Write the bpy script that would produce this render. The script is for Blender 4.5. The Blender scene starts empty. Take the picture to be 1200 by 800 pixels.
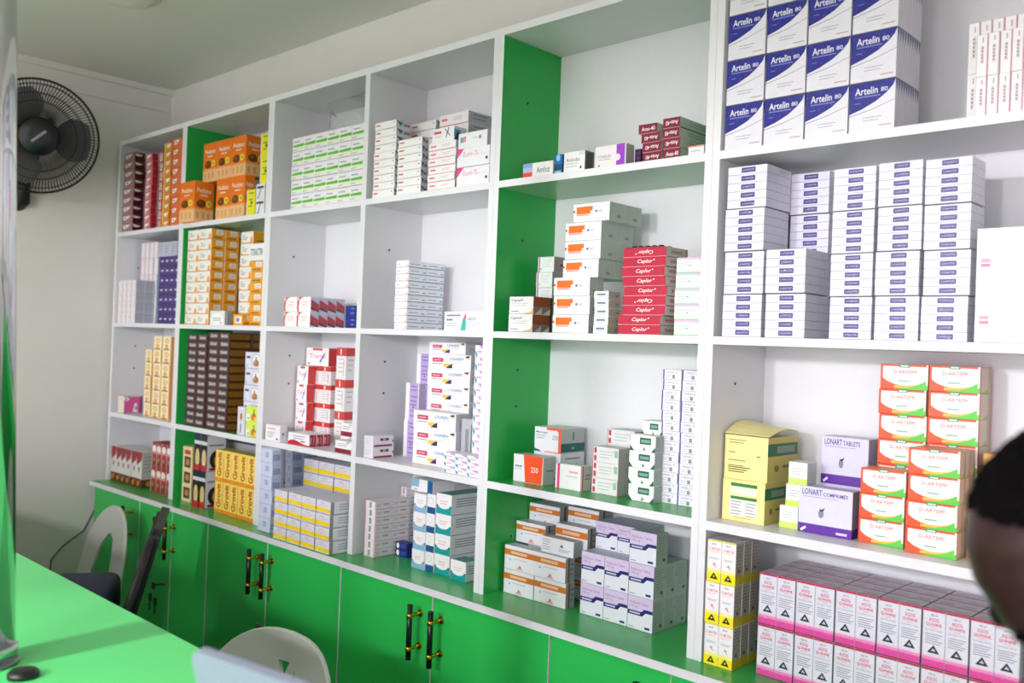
import bpy, bmesh, math, random
from mathutils import Matrix, Vector
random.seed(7)
SC = bpy.context.scene
COL = SC.collection
PI = math.pi

# ------------------------------------------------------------------ camera
cam_d = bpy.data.cameras.new('camera'); cam = bpy.data.objects.new('camera', cam_d); COL.objects.link(cam)
cam_d.lens = 32.075; cam_d.sensor_width = 36.0; cam_d.clip_start = 0.02
cam.matrix_world = Matrix(((0.724378, -0.024020, 0.688985, 0.7717), (0.688328, -0.030596, -0.724754, -1.5557), (0.038488, 0.999243, -0.005629, 0.5971), (0, 0, 0, 1)))
cam_d.dof.use_dof = True; cam_d.dof.focus_distance = 1.95; cam_d.dof.aperture_fstop = 4.0
SC.camera = cam

# ------------------------------------------------------------------ daylight from the open shop front, two lamps over the shop counter, exposure
W = bpy.data.worlds.new('daylight'); SC.world = W; W.use_nodes = True
bg = W.node_tree.nodes['Background']; bg.inputs[0].default_value = (0.99, 0.955, 1.0, 1); bg.inputs[1].default_value = 4.9
for lx, lw in ((-0.48, 28), (0.52, 16)):
    lamp_d = bpy.data.lights.new('shop_front_lamp', 'AREA'); lamp_d.shape = 'RECTANGLE'; lamp_d.size = 0.16; lamp_d.size_y = 0.14
    lamp_d.energy = lw; lamp_d.color = (1.0, 0.965, 0.99)
    lamp = bpy.data.objects.new('shop_front_lamp', lamp_d); COL.objects.link(lamp)
    lamp.location = (lx, -2.9, 1.0)
    lamp.rotation_euler = (Vector((-0.6, 0, 0.5)) - Vector(lamp.location)).to_track_quat('-Z', 'Y').to_euler()
for lx, lw in ((-0.52, 30), (-1.25, 18), (-2.0, 22)):                                # unseen fill spots, added to brighten the green desk top
    sp_d = bpy.data.lights.new('desk_fill_spot', 'SPOT'); sp_d.energy = lw; sp_d.spot_size = math.radians(38); sp_d.spot_blend = 0.35; sp_d.shadow_soft_size = 0.03; sp_d.color = (1.0, 0.98, 0.97)
    sp = bpy.data.objects.new('desk_fill_spot', sp_d); COL.objects.link(sp); sp.location = (lx, -1.94, 1.02)
    sp.rotation_euler = (Vector((lx - 0.02, -1.24, 0.15)) - Vector(sp.location)).to_track_quat('-Z', 'Y').to_euler()
vs = SC.view_settings; vs.view_transform = 'Standard'; vs.look = 'None'; vs.exposure = -0.12; vs.gamma = 1.0; vs.use_curve_mapping = False

# ------------------------------------------------------------------ materials
def lin(h):
    h = h.lstrip('#')
    if len(h) == 3: h = ''.join(c * 2 for c in h)
    return tuple(((int(h[i:i + 2], 16) / 255) / 12.92 if int(h[i:i + 2], 16) / 255 <= 0.04045 else ((int(h[i:i + 2], 16) / 255 + 0.055) / 1.055) ** 2.4) for i in (0, 2, 4))
MATS = {}
def M(h, rough=0.45, metal=0.0, var=0.05, bump=0.0, scale=60.0, coat=0.0, spec=0.5):
    k = (h, rough, metal, var, bump, scale, coat, spec)
    if k in MATS: return MATS[k]
    m = bpy.data.materials.new('paint_' + h.lstrip('#')); m.use_nodes = True
    nt = m.node_tree; p = nt.nodes['Principled BSDF']; c = lin(h)
    p.inputs['Roughness'].default_value = rough; p.inputs['Metallic'].default_value = metal; p.inputs['Specular IOR Level'].default_value = spec
    if coat: p.inputs['Coat Weight'].default_value = coat; p.inputs['Coat Roughness'].default_value = 0.15
    tc = nt.nodes.new('ShaderNodeTexCoord'); nz = nt.nodes.new('ShaderNodeTexNoise'); nz.inputs['Scale'].default_value = scale; nz.inputs['Detail'].default_value = 3
    nt.links.new(tc.outputs['Object'], nz.inputs['Vector'])
    mx = nt.nodes.new('ShaderNodeMix'); mx.data_type = 'RGBA'
    mx.inputs[6].default_value = tuple(x * (1 - var) for x in c) + (1,); mx.inputs[7].default_value = tuple(min(1, x * (1 + var)) for x in c) + (1,)
    nt.links.new(nz.outputs['Fac'], mx.inputs[0]); nt.links.new(mx.outputs[2], p.inputs['Base Color'])
    if bump:
        b = nt.nodes.new('ShaderNodeBump'); b.inputs['Strength'].default_value = bump; b.inputs['Distance'].default_value = 0.002
        nt.links.new(nz.outputs['Fac'], b.inputs['Height']); nt.links.new(b.outputs['Normal'], p.inputs['Normal'])
    MATS[k] = m
    return m
def film_material(name, wrinkle, shine, tint):
    m = bpy.data.materials.new(name); m.use_nodes = True; nt = m.node_tree
    for n in list(nt.nodes): nt.nodes.remove(n)
    out = nt.nodes.new('ShaderNodeOutputMaterial'); tr = nt.nodes.new('ShaderNodeBsdfTransparent'); gl = nt.nodes.new('ShaderNodeBsdfGlossy')
    tr.inputs[0].default_value = tint; gl.inputs['Roughness'].default_value = 0.06
    fr = nt.nodes.new('ShaderNodeFresnel'); fr.inputs[0].default_value = 1.45
    mu = nt.nodes.new('ShaderNodeMath'); mu.operation = 'MULTIPLY_ADD'; mu.inputs[1].default_value = shine; mu.inputs[2].default_value = 0.0
    tc = nt.nodes.new('ShaderNodeTexCoord'); nz = nt.nodes.new('ShaderNodeTexNoise'); nz.inputs['Scale'].default_value = wrinkle; nz.inputs['Detail'].default_value = 4; nz.inputs['Distortion'].default_value = 1.5
    b = nt.nodes.new('ShaderNodeBump'); b.inputs['Strength'].default_value = 1.0; b.inputs['Distance'].default_value = 0.004
    mx = nt.nodes.new('ShaderNodeMixShader')
    nt.links.new(tc.outputs['Object'], nz.inputs['Vector']); nt.links.new(nz.outputs['Fac'], b.inputs['Height'])
    nt.links.new(b.outputs['Normal'], gl.inputs['Normal']); nt.links.new(b.outputs['Normal'], fr.inputs['Normal'])
    ge = nt.nodes.new('ShaderNodeNewGeometry'); fl = nt.nodes.new('ShaderNodeMath'); fl.operation = 'MULTIPLY_ADD'; fl.inputs[1].default_value = -1.0; fl.inputs[2].default_value = 1.0
    nt.links.new(ge.outputs['Backfacing'], fl.inputs[0]); m2 = nt.nodes.new('ShaderNodeMath'); m2.operation = 'MULTIPLY'
    nt.links.new(fr.outputs[0], mu.inputs[0]); nt.links.new(mu.outputs[0], m2.inputs[0]); nt.links.new(fl.outputs[0], m2.inputs[1]); nt.links.new(m2.outputs[0], mx.inputs[0])
    nt.links.new(tr.outputs[0], mx.inputs[1]); nt.links.new(gl.outputs[0], mx.inputs[2]); nt.links.new(mx.outputs[0], out.inputs[0])
    return m
WHITE_BOARD = M('#dcdce0', 0.35, 0, 0.02, 0, 8)
WHITE_EDGE = M('#e4e4ea', 0.4, 0, 0.02)
GREEN_BOARD = M('#22a84a', 0.3, 0, 0.04, 0, 6)
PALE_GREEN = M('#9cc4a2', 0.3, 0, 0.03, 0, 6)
GREEN_TOP = M('#30a850', 0.26, 0, 0.04, 0, 6)
GREEN_DOOR = M('#30c65a', 0.33, 0, 0.03, 0, 5)
GREEN_DESK = M('#5cd87c', 0.35, 0, 0.02, 0, 5)
WALL = M('#dedcd8', 0.8, 0, 0.03, 0.15, 12)
CEIL = M('#deded8', 0.5, 0, 0.02, 0, 5)
BLACK = M('#101012', 0.35); GOLD = M('#d9ad3c', 0.22, 1.0, 0.03); CHROME = M('#d4d6da', 0.08, 1.0, 0.02)
STEEL = M('#8a8a90', 0.3, 1.0)
PLASTIC_WHITE = M('#c6c9c4', 0.4, 0, 0.03, 0, 30)
FILM = film_material('shrink_film', 90.0, 0.5, (0.97, 0.97, 0.99, 1))
FILM_WRINKLED = film_material('wrinkled_film', 120.0, 1.3, (0.97, 0.97, 0.99, 1))
BAG = film_material('clear_bag', 14.0, 1.4, (0.93, 0.95, 0.94, 1))

# ------------------------------------------------------------------ mesh helpers
def link(name, me, parent=None):
    o = bpy.data.objects.new(name, me); COL.objects.link(o)
    if parent is not None: o.parent = parent
    return o
def tag(o, label=None, cat=None, group=None, kind=None):
    if label: o['label'] = label
    if cat: o['category'] = cat
    if group: o['group'] = group
    if kind: o['kind'] = kind
    return o
def empty(name, loc, rz=0.0, label=None, cat=None, group=None):
    o = bpy.data.objects.new(name, None); COL.objects.link(o); o.location = loc; o.rotation_euler = (0, 0, rz); o.empty_display_size = 0.05
    return tag(o, label, cat, group)
def finish(name, bm, mats, parent=None, smooth=False):
    me = bpy.data.meshes.new(name); bm.normal_update(); bm.to_mesh(me); bm.free()
    for m in (mats if isinstance(mats, (list, tuple)) else [mats]): me.materials.append(m)
    if smooth:
        for p in me.polygons: p.use_smooth = True
    return link(name, me, parent)
def bbox(bm, x0, x1, y0, y1, z0, z1, bev=0.0, mi=0, seg=1):
    g = bmesh.ops.create_cube(bm, size=1.0); vv = g['verts']
    for v in vv: v.co = ((x0 + x1) / 2 + v.co.x * (x1 - x0), (y0 + y1) / 2 + v.co.y * (y1 - y0), (z0 + z1) / 2 + v.co.z * (z1 - z0))
    fs = list({f for v in vv for f in v.link_faces})
    for f in fs: f.material_index = mi
    if bev:
        es = list({e for v in vv for e in v.link_edges})
        r = bmesh.ops.bevel(bm, geom=es, offset=bev, segments=seg, affect='EDGES', profile=0.5)
        for f in r['faces']: f.material_index = mi
    return fs
def tube(bm, pts, r, n=10, mi=0, cap=True):
    pts = [Vector(p) for p in pts]; rs = r if isinstance(r, (list, tuple)) else [r] * len(pts)
    rings = []; up = Vector((0, 0, 1))
    for i, p in enumerate(pts):
        d = (pts[min(i + 1, len(pts) - 1)] - pts[max(i - 1, 0)]).normalized()
        a = d.cross(up)
        if a.length < 1e-3: a = d.cross(Vector((1, 0, 0)))
        a.normalize(); b = d.cross(a).normalized()
        rings.append([bm.verts.new(p + (a * math.cos(2 * PI * k / n) + b * math.sin(2 * PI * k / n)) * rs[i]) for k in range(n)])
    for i in range(len(rings) - 1):
        for k in range(n):
            f = bm.faces.new((rings[i][k], rings[i][(k + 1) % n], rings[i + 1][(k + 1) % n], rings[i + 1][k])); f.material_index = mi; f.smooth = True
    if cap:
        f = bm.faces.new(rings[0][::-1]); f.material_index = mi; f = bm.faces.new(rings[-1]); f.material_index = mi
def lathe(bm, prof, n=32, mi=0, mat=None):
    mat = mat or Matrix.Identity(4); rings = []
    for r, z in prof:
        rings.append([bm.verts.new(mat @ Vector((max(r, 1e-4) * math.cos(2 * PI * k / n), max(r, 1e-4) * math.sin(2 * PI * k / n), z))) for k in range(n)])
    for i in range(len(rings) - 1):
        for k in range(n):
            f = bm.faces.new((rings[i][k], rings[i][(k + 1) % n], rings[i + 1][(k + 1) % n], rings[i + 1][k])); f.material_index = mi; f.smooth = True
    f = bm.faces.new(rings[0][::-1]); f.material_index = mi; f = bm.faces.new(rings[-1]); f.material_index = mi
    bmesh.ops.recalc_face_normals(bm, faces=bm.faces)

# flat lettering: font outlines turned into triangles once, kept as unit-square shapes
GLY = {}
def lettering(s, bold=True, ital=False):
    k = (s, bold, ital)
    if k in GLY: return GLY[k]
    cu = bpy.data.curves.new('lettering', 'FONT'); cu.body = s; cu.resolution_u = 2; cu.offset = (0.012 if bold is True else float(bold)) if bold else 0.0; cu.shear = 0.28 if ital else 0.0; cu.fill_mode = 'FRONT' if hasattr(cu, 'fill_mode') else cu.fill_mode
    ob = bpy.data.objects.new('lettering', cu); COL.objects.link(ob)
    dg = bpy.context.evaluated_depsgraph_get(); ev = ob.evaluated_get(dg); me = ev.to_mesh()
    vs_ = [(v.co.x, v.co.y) for v in me.vertices]; fs = [tuple(p.vertices) for p in me.polygons]
    ev.to_mesh_clear(); bpy.data.objects.remove(ob); bpy.data.curves.remove(cu)
    xs = [v[0] for v in vs_]; ys = [v[1] for v in vs_]; x0, x1, y0, y1 = min(xs), max(xs), min(ys), max(ys)
    vs_ = [((x - x0) / (x1 - x0), (y - y0) / (y1 - y0)) for x, y in vs_]
    GLY[k] = (vs_, fs)
    return GLY[k]

# flat print on a carton face; elements in fractions of the face
def print_art(bm, face, w, d, h, art, mi_of):
    def pt(u, v, e):
        if face == 'F': return (-w / 2 + u * w, -d / 2 - e, v * h)
        if face == 'S': return (w / 2 + e, -d / 2 + u * d, v * h)
        return (-w / 2 + u * w, -d / 2 + v * d, h + e)
    e = 0.00007
    def poly(ps, mi):
        f = bm.faces.new([bm.verts.new(pt(u, v, e)) for u, v in ps]); f.material_index = mi
    for a in art:
        e += 0.00003; k = a[0]
        if k == 'r':
            _, x0, y0, x1, y1, c = a; poly([(x0, y0), (x1, y0), (x1, y1), (x0, y1)], mi_of(c))
        elif k == 'p': poly(a[1], mi_of(a[2]))
        elif k == 'e':
            _, cx, cy, rx, ry, c = a; poly([(cx + rx * math.cos(t * PI / 8), cy + ry * math.sin(t * PI / 8)) for t in range(16)], mi_of(c))
        elif k == 'l':   # rows of small print, too small to read
            _, x0, y0, x1, n, dy, th, c = a
            for i in range(n):
                xe = x0 + (x1 - x0) * (1 - 0.25 * ((i * 7) % 3) / 2); poly([(x0, y0 - i * dy), (xe, y0 - i * dy), (xe, y0 - i * dy + th), (x0, y0 - i * dy + th)], mi_of(c))
        elif k == 't':
            _, s, cx, cy, tw, th, c = a[:7]; o = a[7] if len(a) > 7 else {}
            vs_, fs = lettering(s, o.get('b', True), o.get('i', False)); rot = o.get('rot', 0); vv = []
            for x, y in vs_:
                x -= 0.5; y -= 0.5
                if rot == 180: x, y = -x, -y
                if rot == 90: x, y = -y, x
                vv.append(bm.verts.new(pt(cx + x * tw, cy + y * th, e)))
            mi = mi_of(c)
            for f in fs:
                try: g = bm.faces.new([vv[i] for i in f]); g.material_index = mi
                except ValueError: pass
DES = {}
CARTONS = {}
def carton_mesh(des, w, d, h, flip=False):
    key = (des, round(w, 4), round(d, 4), round(h, 4), flip)
    if key in CARTONS: return CARTONS[key]
    D = DES[des]; bm = bmesh.new(); mats = []
    def mi_of(c):
        m = M(c, D.get('rough', 0.42))
        if m not in mats: mats.append(m)
        return mats.index(m)
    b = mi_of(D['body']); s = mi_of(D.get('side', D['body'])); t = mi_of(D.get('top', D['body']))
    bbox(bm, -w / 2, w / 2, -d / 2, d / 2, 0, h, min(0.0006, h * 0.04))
    bm.normal_update()
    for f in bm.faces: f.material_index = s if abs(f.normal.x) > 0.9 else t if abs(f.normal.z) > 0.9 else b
    F = D.get('F', ())
    if flip: F = D['Fflip']
    print_art(bm, 'F', w, d, h, F, mi_of); print_art(bm, 'S', w, d, h, D.get('S', ()), mi_of); print_art(bm, 'T', w, d, h, D.get('T', ()), mi_of)
    me = bpy.data.meshes.new(D.get('name', 'medicine_carton')); bm.normal_update(); bm.to_mesh(me); bm.free()
    for m in mats: me.materials.append(m)
    CARTONS[key] = me
    return me
FILMS = {}
def film_mesh(w, d, h, fm):
    key = (round(w, 4), round(d, 4), round(h, 4), fm.name)
    if key in FILMS: return FILMS[key]
    bm = bmesh.new(); bbox(bm, -w / 2, w / 2, -d / 2, d / 2, 0, h, 0.002, 0, 2)
    me = bpy.data.meshes.new('shrink_film'); bm.to_mesh(me); bm.free(); me.materials.append(fm); FILMS[key] = me
    return me
ORD = ['bottom', 'second up', 'third up', 'fourth up', 'fifth up', 'sixth up', 'seventh up', 'eighth up', 'ninth up', 'tenth up', 'eleventh up', 'twelfth up', 'thirteenth up']
CO = ['first', 'second', 'third', 'fourth', 'fifth', 'sixth', 'seventh', 'eighth', 'ninth', 'tenth', 'eleventh', 'twelfth']
def words(place, c, r, k, nc, nr, nd, desc):
    q = []
    if nd > 1: q.append(['front', 'second-deep', 'third-deep', 'fourth-deep'][k] if nd > 2 else ['front', 'rear'][k])
    if nc > 1: q.append(CO[c] + ' column')
    if nr > 1: q.append('topmost' if r == nr - 1 else ORD[r])
    s = desc + ', ' + (' '.join(q) + ', ' if q else '') + place
    n = len(s.split())
    if n > 16: print('LONG LABEL', n, s)
    return s
def K(des, place, x0, y0, z0, w, d, h, nc, nr, nd, xo=None, fl=None, pk=0, zb=0):
    global LAST
    D = DES[des]; nm = D.get('name', 'medicine_carton'); desc = D['desc']; grp = D.get('group', desc.replace('carton', 'cartons')); cat = D.get('cat', 'box')
    gx = 0.0008; gy = 0.0006; gz = 0.0003
    if des == 'agog': nc //= 2; w *= 2
    for r in range(nr):
        off = xo[r] if xo else 0.0
        for c in range(nc):
            jx = 0.0 if (xo or nc > 2) else random.uniform(-0.0012, 0.0012); jr = 0.0 if nc > 1 or nd > 1 else random.uniform(-0.012, 0.012)
            for k in range(nd):
                if k and c < nc - 1 and r < nr - 1: continue
                loc = (x0 + (c + 0.5) * w + off + jx, y0 + (k + 0.5) * d + (random.uniform(0, 0.0025) if nd == 1 else 0), z0 + r * h + 0.0003)
                lab = words(place, c, r, k, nc, nr, nd, desc); flip = bool(fl and fl[r])
                if not pk:
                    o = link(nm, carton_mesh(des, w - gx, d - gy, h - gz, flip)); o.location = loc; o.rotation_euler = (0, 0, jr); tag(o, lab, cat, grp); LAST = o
                    continue
                t = empty(nm, loc, 0, lab, cat, grp)
                ww, dd, hh = w - 0.0024, d - 0.002, h - 0.0015
                if des == 'agog':
                    for a in range(2):
                        for b in range(4):
                            q = link('carton', carton_mesh(des, ww / 2 - 0.0004, dd / 4 - 0.0004, hh - 0.0006), t); q.location = ((a - 0.5) * ww / 2, -dd / 2 + (b + 0.5) * dd / 4, 0.0005)
                elif des == 'lumart':
                    for a in range(pk):
                        q = link('carton', carton_mesh(des, ww - 0.0006, dd - 0.0006, hh / pk - 0.0003), t); q.location = (random.uniform(-0.0002, 0.0002), 0, 0.0004 + a * hh / pk * 0.998)
                else:
                    for b in range(pk):
                        q = link('carton', carton_mesh(des if b == 0 or des != 'artelin' else 'artelin_rear', ww - 0.0006, dd / pk - 0.0004, hh - 0.0008), t); q.location = (random.uniform(-0.0003, 0.0003), -dd / 2 + (b + 0.5) * dd / pk, 0.0004)
                if des != 'yellowband':
                    link('shrink_film', film_mesh(ww + 0.0006, dd + 0.0006, hh, FILM_WRINKLED if des == 'lumart' else FILM), t)

# ================================================================== the room
FLZ, CEZ, XL, XR, YF, YB = -0.85, 1.62, -2.96, 4.2, -4.6, 0.222
def slab(name, x0, x1, y0, y1, z0, z1, m):
    bm = bmesh.new(); bbox(bm, x0, x1, y0, y1, z0, z1); o = finish(name, bm, m); return tag(o, kind='structure')
floor = slab('floor', XL - 6.0, XR + 6.0, -14.0, YB, FLZ - 0.05, FLZ, M('#c4bfb4', 0.5, 0, 0.08, 0, 3))
slab('ceiling', XL - 0.05, XR + 0.05, YF, YB + 0.05, CEZ, CEZ + 0.05, CEIL)
slab('wall_left', XL - 0.05, XL, YF, YB + 0.05, FLZ - 0.05, CEZ, WALL)
slab('wall_right', XR, XR + 0.05, YF, YB + 0.05, FLZ - 0.05, CEZ, WALL)
slab('wall_back', XL, XR, YB, YB + 0.05, FLZ - 0.05, CEZ, WALL)
slab('shade_beam', XL, XR, -2.1, -1.98, 1.04, 1.30, WALL)                      # unseen beam, added to cut the lamp light off the upper shelves
slab('trim_2', XL, XL + 0.012, -3.0, YB, 1.525, 1.54, WALL)               # ledge line on the left wall
slab('trim_3', XL, XL + 0.02, -3.0, YB, CEZ - 0.022, CEZ, WALL)           # cornice

# ================================================================== wall shelving: five units side by side
D = 0.2113; TOPZ = 1.3634
ZS = (('1', 0.9773, 0.9936), ('2', 0.6168, 0.6321), ('3', 0.2562, 0.2736))
def board(name, parent, x0, x1, y0, y1, z0, z1, face_m, edge_m):
    bm = bmesh.new(); bbox(bm, x0, x1, y0, y1, z0, z1); bm.normal_update()
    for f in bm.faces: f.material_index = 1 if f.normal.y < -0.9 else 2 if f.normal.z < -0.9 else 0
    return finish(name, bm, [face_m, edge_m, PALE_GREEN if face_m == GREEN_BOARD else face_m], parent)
def unit(x0, x1, label, green=False, mids=()):
    t = empty('shelf_unit', ((x0 + x1) / 2, D, 0), 0, label, 'shelf', 'wall shelf units'); bpy.context.view_layer.update()
    def B(name, a, b, c, d_, e, f, m=None):
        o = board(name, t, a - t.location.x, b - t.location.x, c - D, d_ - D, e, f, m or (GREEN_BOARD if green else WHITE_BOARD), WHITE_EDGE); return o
    th = 0.0165
    B('side_panel', x0, x0 + th, 0, D, 0, TOPZ - 0.018); B('side_panel', x1 - th, x1, 0, D, 0, TOPZ - 0.018)
    B('top_panel', x0, x1, 0, D, TOPZ - 0.018, TOPZ, WHITE_BOARD)
    B('back_panel', x0, x1, D, D + 0.006, 0, TOPZ, WHITE_BOARD)
    edges = [x0 + th] + [v for mm in mids for v in (mm - 0.0105, mm + 0.0105)] + [x1 - th]
    for mm in mids: B('divider', mm - 0.0105, mm + 0.0105, 0, D, 0, TOPZ - 0.018)
    for i in range(0, len(edges), 2):
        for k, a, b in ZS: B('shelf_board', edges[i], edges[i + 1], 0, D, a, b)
    # little peg holes in the side panels
    bm = bmesh.new()
    for xx in edges[0::2]:
        for zz in (0.86, 0.54, 0.45, 0.13, 1.2):
            lathe(bm, [(0.0035, 0), (0.0035, 0.0006)], 8, 0, Matrix.Translation((xx - t.location.x, 0.09 - D, zz)) @ Matrix.Rotation(PI / 2, 4, 'Y'))
    tag(finish('peg_hole', bm, BLACK, t), kind='stuff')
unit(-2.9359, -2.3785, 'white shelf unit at the far left end against the side wall')
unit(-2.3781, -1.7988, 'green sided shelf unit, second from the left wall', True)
unit(-1.7984, -0.7877, 'double width white shelf unit with one divider', False, (-1.3028,))
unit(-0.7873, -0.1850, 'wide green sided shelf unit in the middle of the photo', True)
unit(-0.1846, 0.6400, 'white shelf unit at the right edge of the photo')

# ---- counter top and cupboards under it
wt = empty('worktop', (-1.15, 0, -0.0166), 0, 'long green worktop with white front edge under the shelf units', 'worktop')
bm = bmesh.new(); bbox(bm, -2.9359 + 1.15, 0.64 + 1.15, -0.0632, D, 0, 0.0164); finish('top_board', bm, GREEN_TOP, wt)
bm = bmesh.new(); bbox(bm, -2.9359 + 1.15, 0.64 + 1.15, -0.0649, -0.0632, 0, 0.0166); finish('edge_band', bm, WHITE_EDGE, wt)
def handle(parent, x, zt, zb):
    bm = bmesh.new(); y = -0.036
    tube(bm, [(x, y, zb), (x, y, zt)], 0.007, 12, 0)
    for z in (zt - 0.027, zb + 0.027):
        tube(bm, [(x, 0.0, z), (x, y, z)], 0.005, 10, 1); tube(bm, [(x, -0.003, z), (x, 0.0, z)], 0.009, 12, 1)
        tube(bm, [(x, y, z - 0.005), (x, y, z + 0.005)], 0.0084, 12, 1)
    return finish('handle', bm, [BLACK, GOLD], parent)
def lock(parent, x, z):
    bm = bmesh.new(); lathe(bm, [(0.009, 0), (0.009, 0.006), (0.006, 0.008)], 16, 0, Matrix.Translation((x, 0, z)) @ Matrix.Rotation(PI / 2, 4, 'X')); return finish('lock', bm, STEEL, parent)
YD = -0.0445
def cupboard(x0, x1, label, doors):
    t = empty('base_cabinet', ((x0 + x1) / 2, 0.08, FLZ), 0, label, 'cabinet', 'green base cabinets'); X0 = t.location.x
    h = -0.017 - FLZ
    bm = bmesh.new(); bbox(bm, x0 - X0, x1 - X0, YD - 0.0 - 0.08 + 0.018, 0.13, 0.06, h - 0.0005); finish('carcass', bm, WHITE_BOARD, t)
    bm = bmesh.new(); bbox(bm, x0 - X0 + 0.01, x1 - X0 - 0.01, YD + 0.05 - 0.08, 0.12, 0, 0.06); finish('plinth', bm, BLACK, t)
    for a, b, hx, lk in doors:
        bm = bmesh.new(); bbox(bm, a + 0.0015 - X0, b - 0.0015 - X0, YD - 0.08, YD + 0.0175 - 0.08, 0.065, h - 0.004, 0.0008)
        bm.normal_update()
        for f in bm.faces: f.material_index = 1 if abs(f.normal.x) > 0.3 else 0
        d_ = finish('door', bm, [GREEN_DOOR, WHITE_EDGE], t)
        if hx is not None:
            o = handle(d_, 0, 0.135, 0.0); o.location = (hx - X0, YD - 0.08, h - 0.165)
        if lk is not None: o = lock(d_, 0, 0); o.location = (lk - X0, YD - 0.08, h - 0.265)
cupboard(-2.9359, -2.524, 'green single door base cabinet beside the left wall', [(-2.93, -2.524, -2.585, None)])
cupboard(-2.523, -2.016, 'green double door base cabinet behind the black backed chair', [(-2.523, -2.268, -2.325, -2.31), (-2.268, -2.016, -2.245, None)])
cupboard(-2.015, -1.279, 'green double door base cabinet behind the tulip cutout chair', [(-2.015, -1.650, -1.695, -1.685), (-1.650, -1.279, -1.622, None)])
cupboard(-1.278, -0.518, 'green double door base cabinet right of the tulip cutout chair', [(-1.278, -0.899, -0.942, None), (-0.899, -0.518, -0.865, None)])
cupboard(-0.517, 0.20, 'green double door base cabinet at the bottom edge of the photo', [(-0.517, -0.205, -0.262, None), (-0.205, 0.20, -0.168, None)])
k = empty('key_bunch', (-2.31, YD - 0.02, -0.284), 0, 'small bunch of dark keys hanging in the lower cupboard lock', 'keys')
bm = bmesh.new(); tube(bm, [(0, 0.02, 0), (0, -0.016, 0)], 0.003, 8); bbox(bm, -0.012, 0.012, -0.022, -0.014, -0.012, 0.012, 0.003); finish('key', bm, BLACK, k)
for dx, dz in ((-0.022, -0.045), (0.016, -0.052)):
    bm = bmesh.new(); bbox(bm, dx - 0.011, dx + 0.011, -0.02, -0.016, dz - 0.013, dz + 0.013, 0.0015); bbox(bm, dx - 0.003, dx + 0.003, -0.02, -0.017, dz - 0.045, dz - 0.013); finish('key', bm, BLACK, k)
bm = bmesh.new(); tube(bm, [(0.02 * math.sin(a * PI / 8), -0.018, -0.02 + 0.02 * math.cos(a * PI / 8)) for a in range(17)], 0.0012, 6); finish('key_ring', bm, STEEL, k)

# ================================================================== shop desk, chrome pole, laptop
DZ = 0.15
dk = empty('shop_desk', (-1.2, -1.25, FLZ), 0, 'wide bright green shop desk in the left foreground', 'desk')
bm = bmesh.new(); bbox(bm, -1.74, 1.60, -0.36, 0.345, DZ - FLZ - 0.03, DZ - FLZ, 0.001); finish('desk_top', bm, GREEN_DESK, dk)
bm = bmesh.new(); bbox(bm, -1.74, 1.60, -0.33, -0.312, 0, DZ - FLZ - 0.03); finish('front_panel', bm, M('#e2e2e2', 0.4), dk)
for xx in (-1.74, -0.1, 1.582):
    bm = bmesh.new(); bbox(bm, xx, xx + 0.018, -0.31, 0.20, 0, DZ - FLZ - 0.03); finish('side_panel', bm, GREEN_DOOR, dk)
bm = bmesh.new(); bbox(bm, -1.72, 1.58, -0.31, 0.20, 0.42, 0.438); finish('shelf_board', bm, GREEN_DOOR, dk)
pl = empty('chrome_pole', (-0.555, -1.146, DZ), 0, 'shiny chrome pole standing on the green desk at the left edge', 'pole')
pl.rotation_euler = (math.radians(1.65), math.radians(-1.25), 0)          # stands a little out of plumb
bm = bmesh.new(); lathe(bm, [(0.034, 0.0), (0.034, CEZ - DZ - 0.002)], 40); finish('tube', bm, CHROME, pl)
bm = bmesh.new(); lathe(bm, [(0.0365, 0.0), (0.0365, 0.018), (0.0378, 0.019), (0.0378, 0.023), (0.0345, 0.025)], 40); finish('sleeve', bm, CHROME, pl)
bm = bmesh.new(); lathe(bm, [(0.0385, 0.0), (0.0385, 0.003), (0.036, 0.005)], 40); finish('base_flange', bm, STEEL, pl)
t = empty('cable_grommet', (-0.478, -1.126, DZ), 0, 'low round black cable grommet on the desk beside the chrome pole', 'grommet')
bm = bmesh.new(); lathe(bm, [(0.019, 0), (0.019, 0.006), (0.016, 0.009), (0.009, 0.0095)], 32); finish('cap', bm, BLACK, t)
lp = empty('laptop', (0.200, -1.098, DZ), math.radians(9), 'silver laptop with raised lid on the desk, bottom centre', 'laptop')
SIL = M('#9095ac', 0.35, 0.2, 0.02); KEY = M('#26272b', 0.5)
bm = bmesh.new(); bbox(bm, -0.165, 0.165, 0.0, 0.218, 0.004, 0.018, 0.004, 0, 2); finish('base', bm, SIL, lp)
bm = bmesh.new()
for r in range(5):
    for c in range(13): bbox(bm, -0.14 + c * 0.0216, -0.122 + c * 0.0216, 0.03 + r * 0.02, 0.046 + r * 0.02, 0.018, 0.0192)
tag(finish('keyboard', bm, KEY, lp), kind='stuff')
bm = bmesh.new(); bbox(bm, -0.045, 0.045, 0.145, 0.2, 0.018, 0.0186); finish('touchpad', bm, SIL, lp)
def rounded(w, h, r, n=6):
    ps = []
    for cx, cy, a0 in ((w / 2 - r, r, -90), (w / 2 - r, h - r, 0), (-w / 2 + r, h - r, 90), (-w / 2 + r, r, 180)):
        for i in range(n + 1):
            a = math.radians(a0 + 90 * i / n); ps.append((cx + r * math.cos(a), cy + r * math.sin(a)))
    return ps
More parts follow.
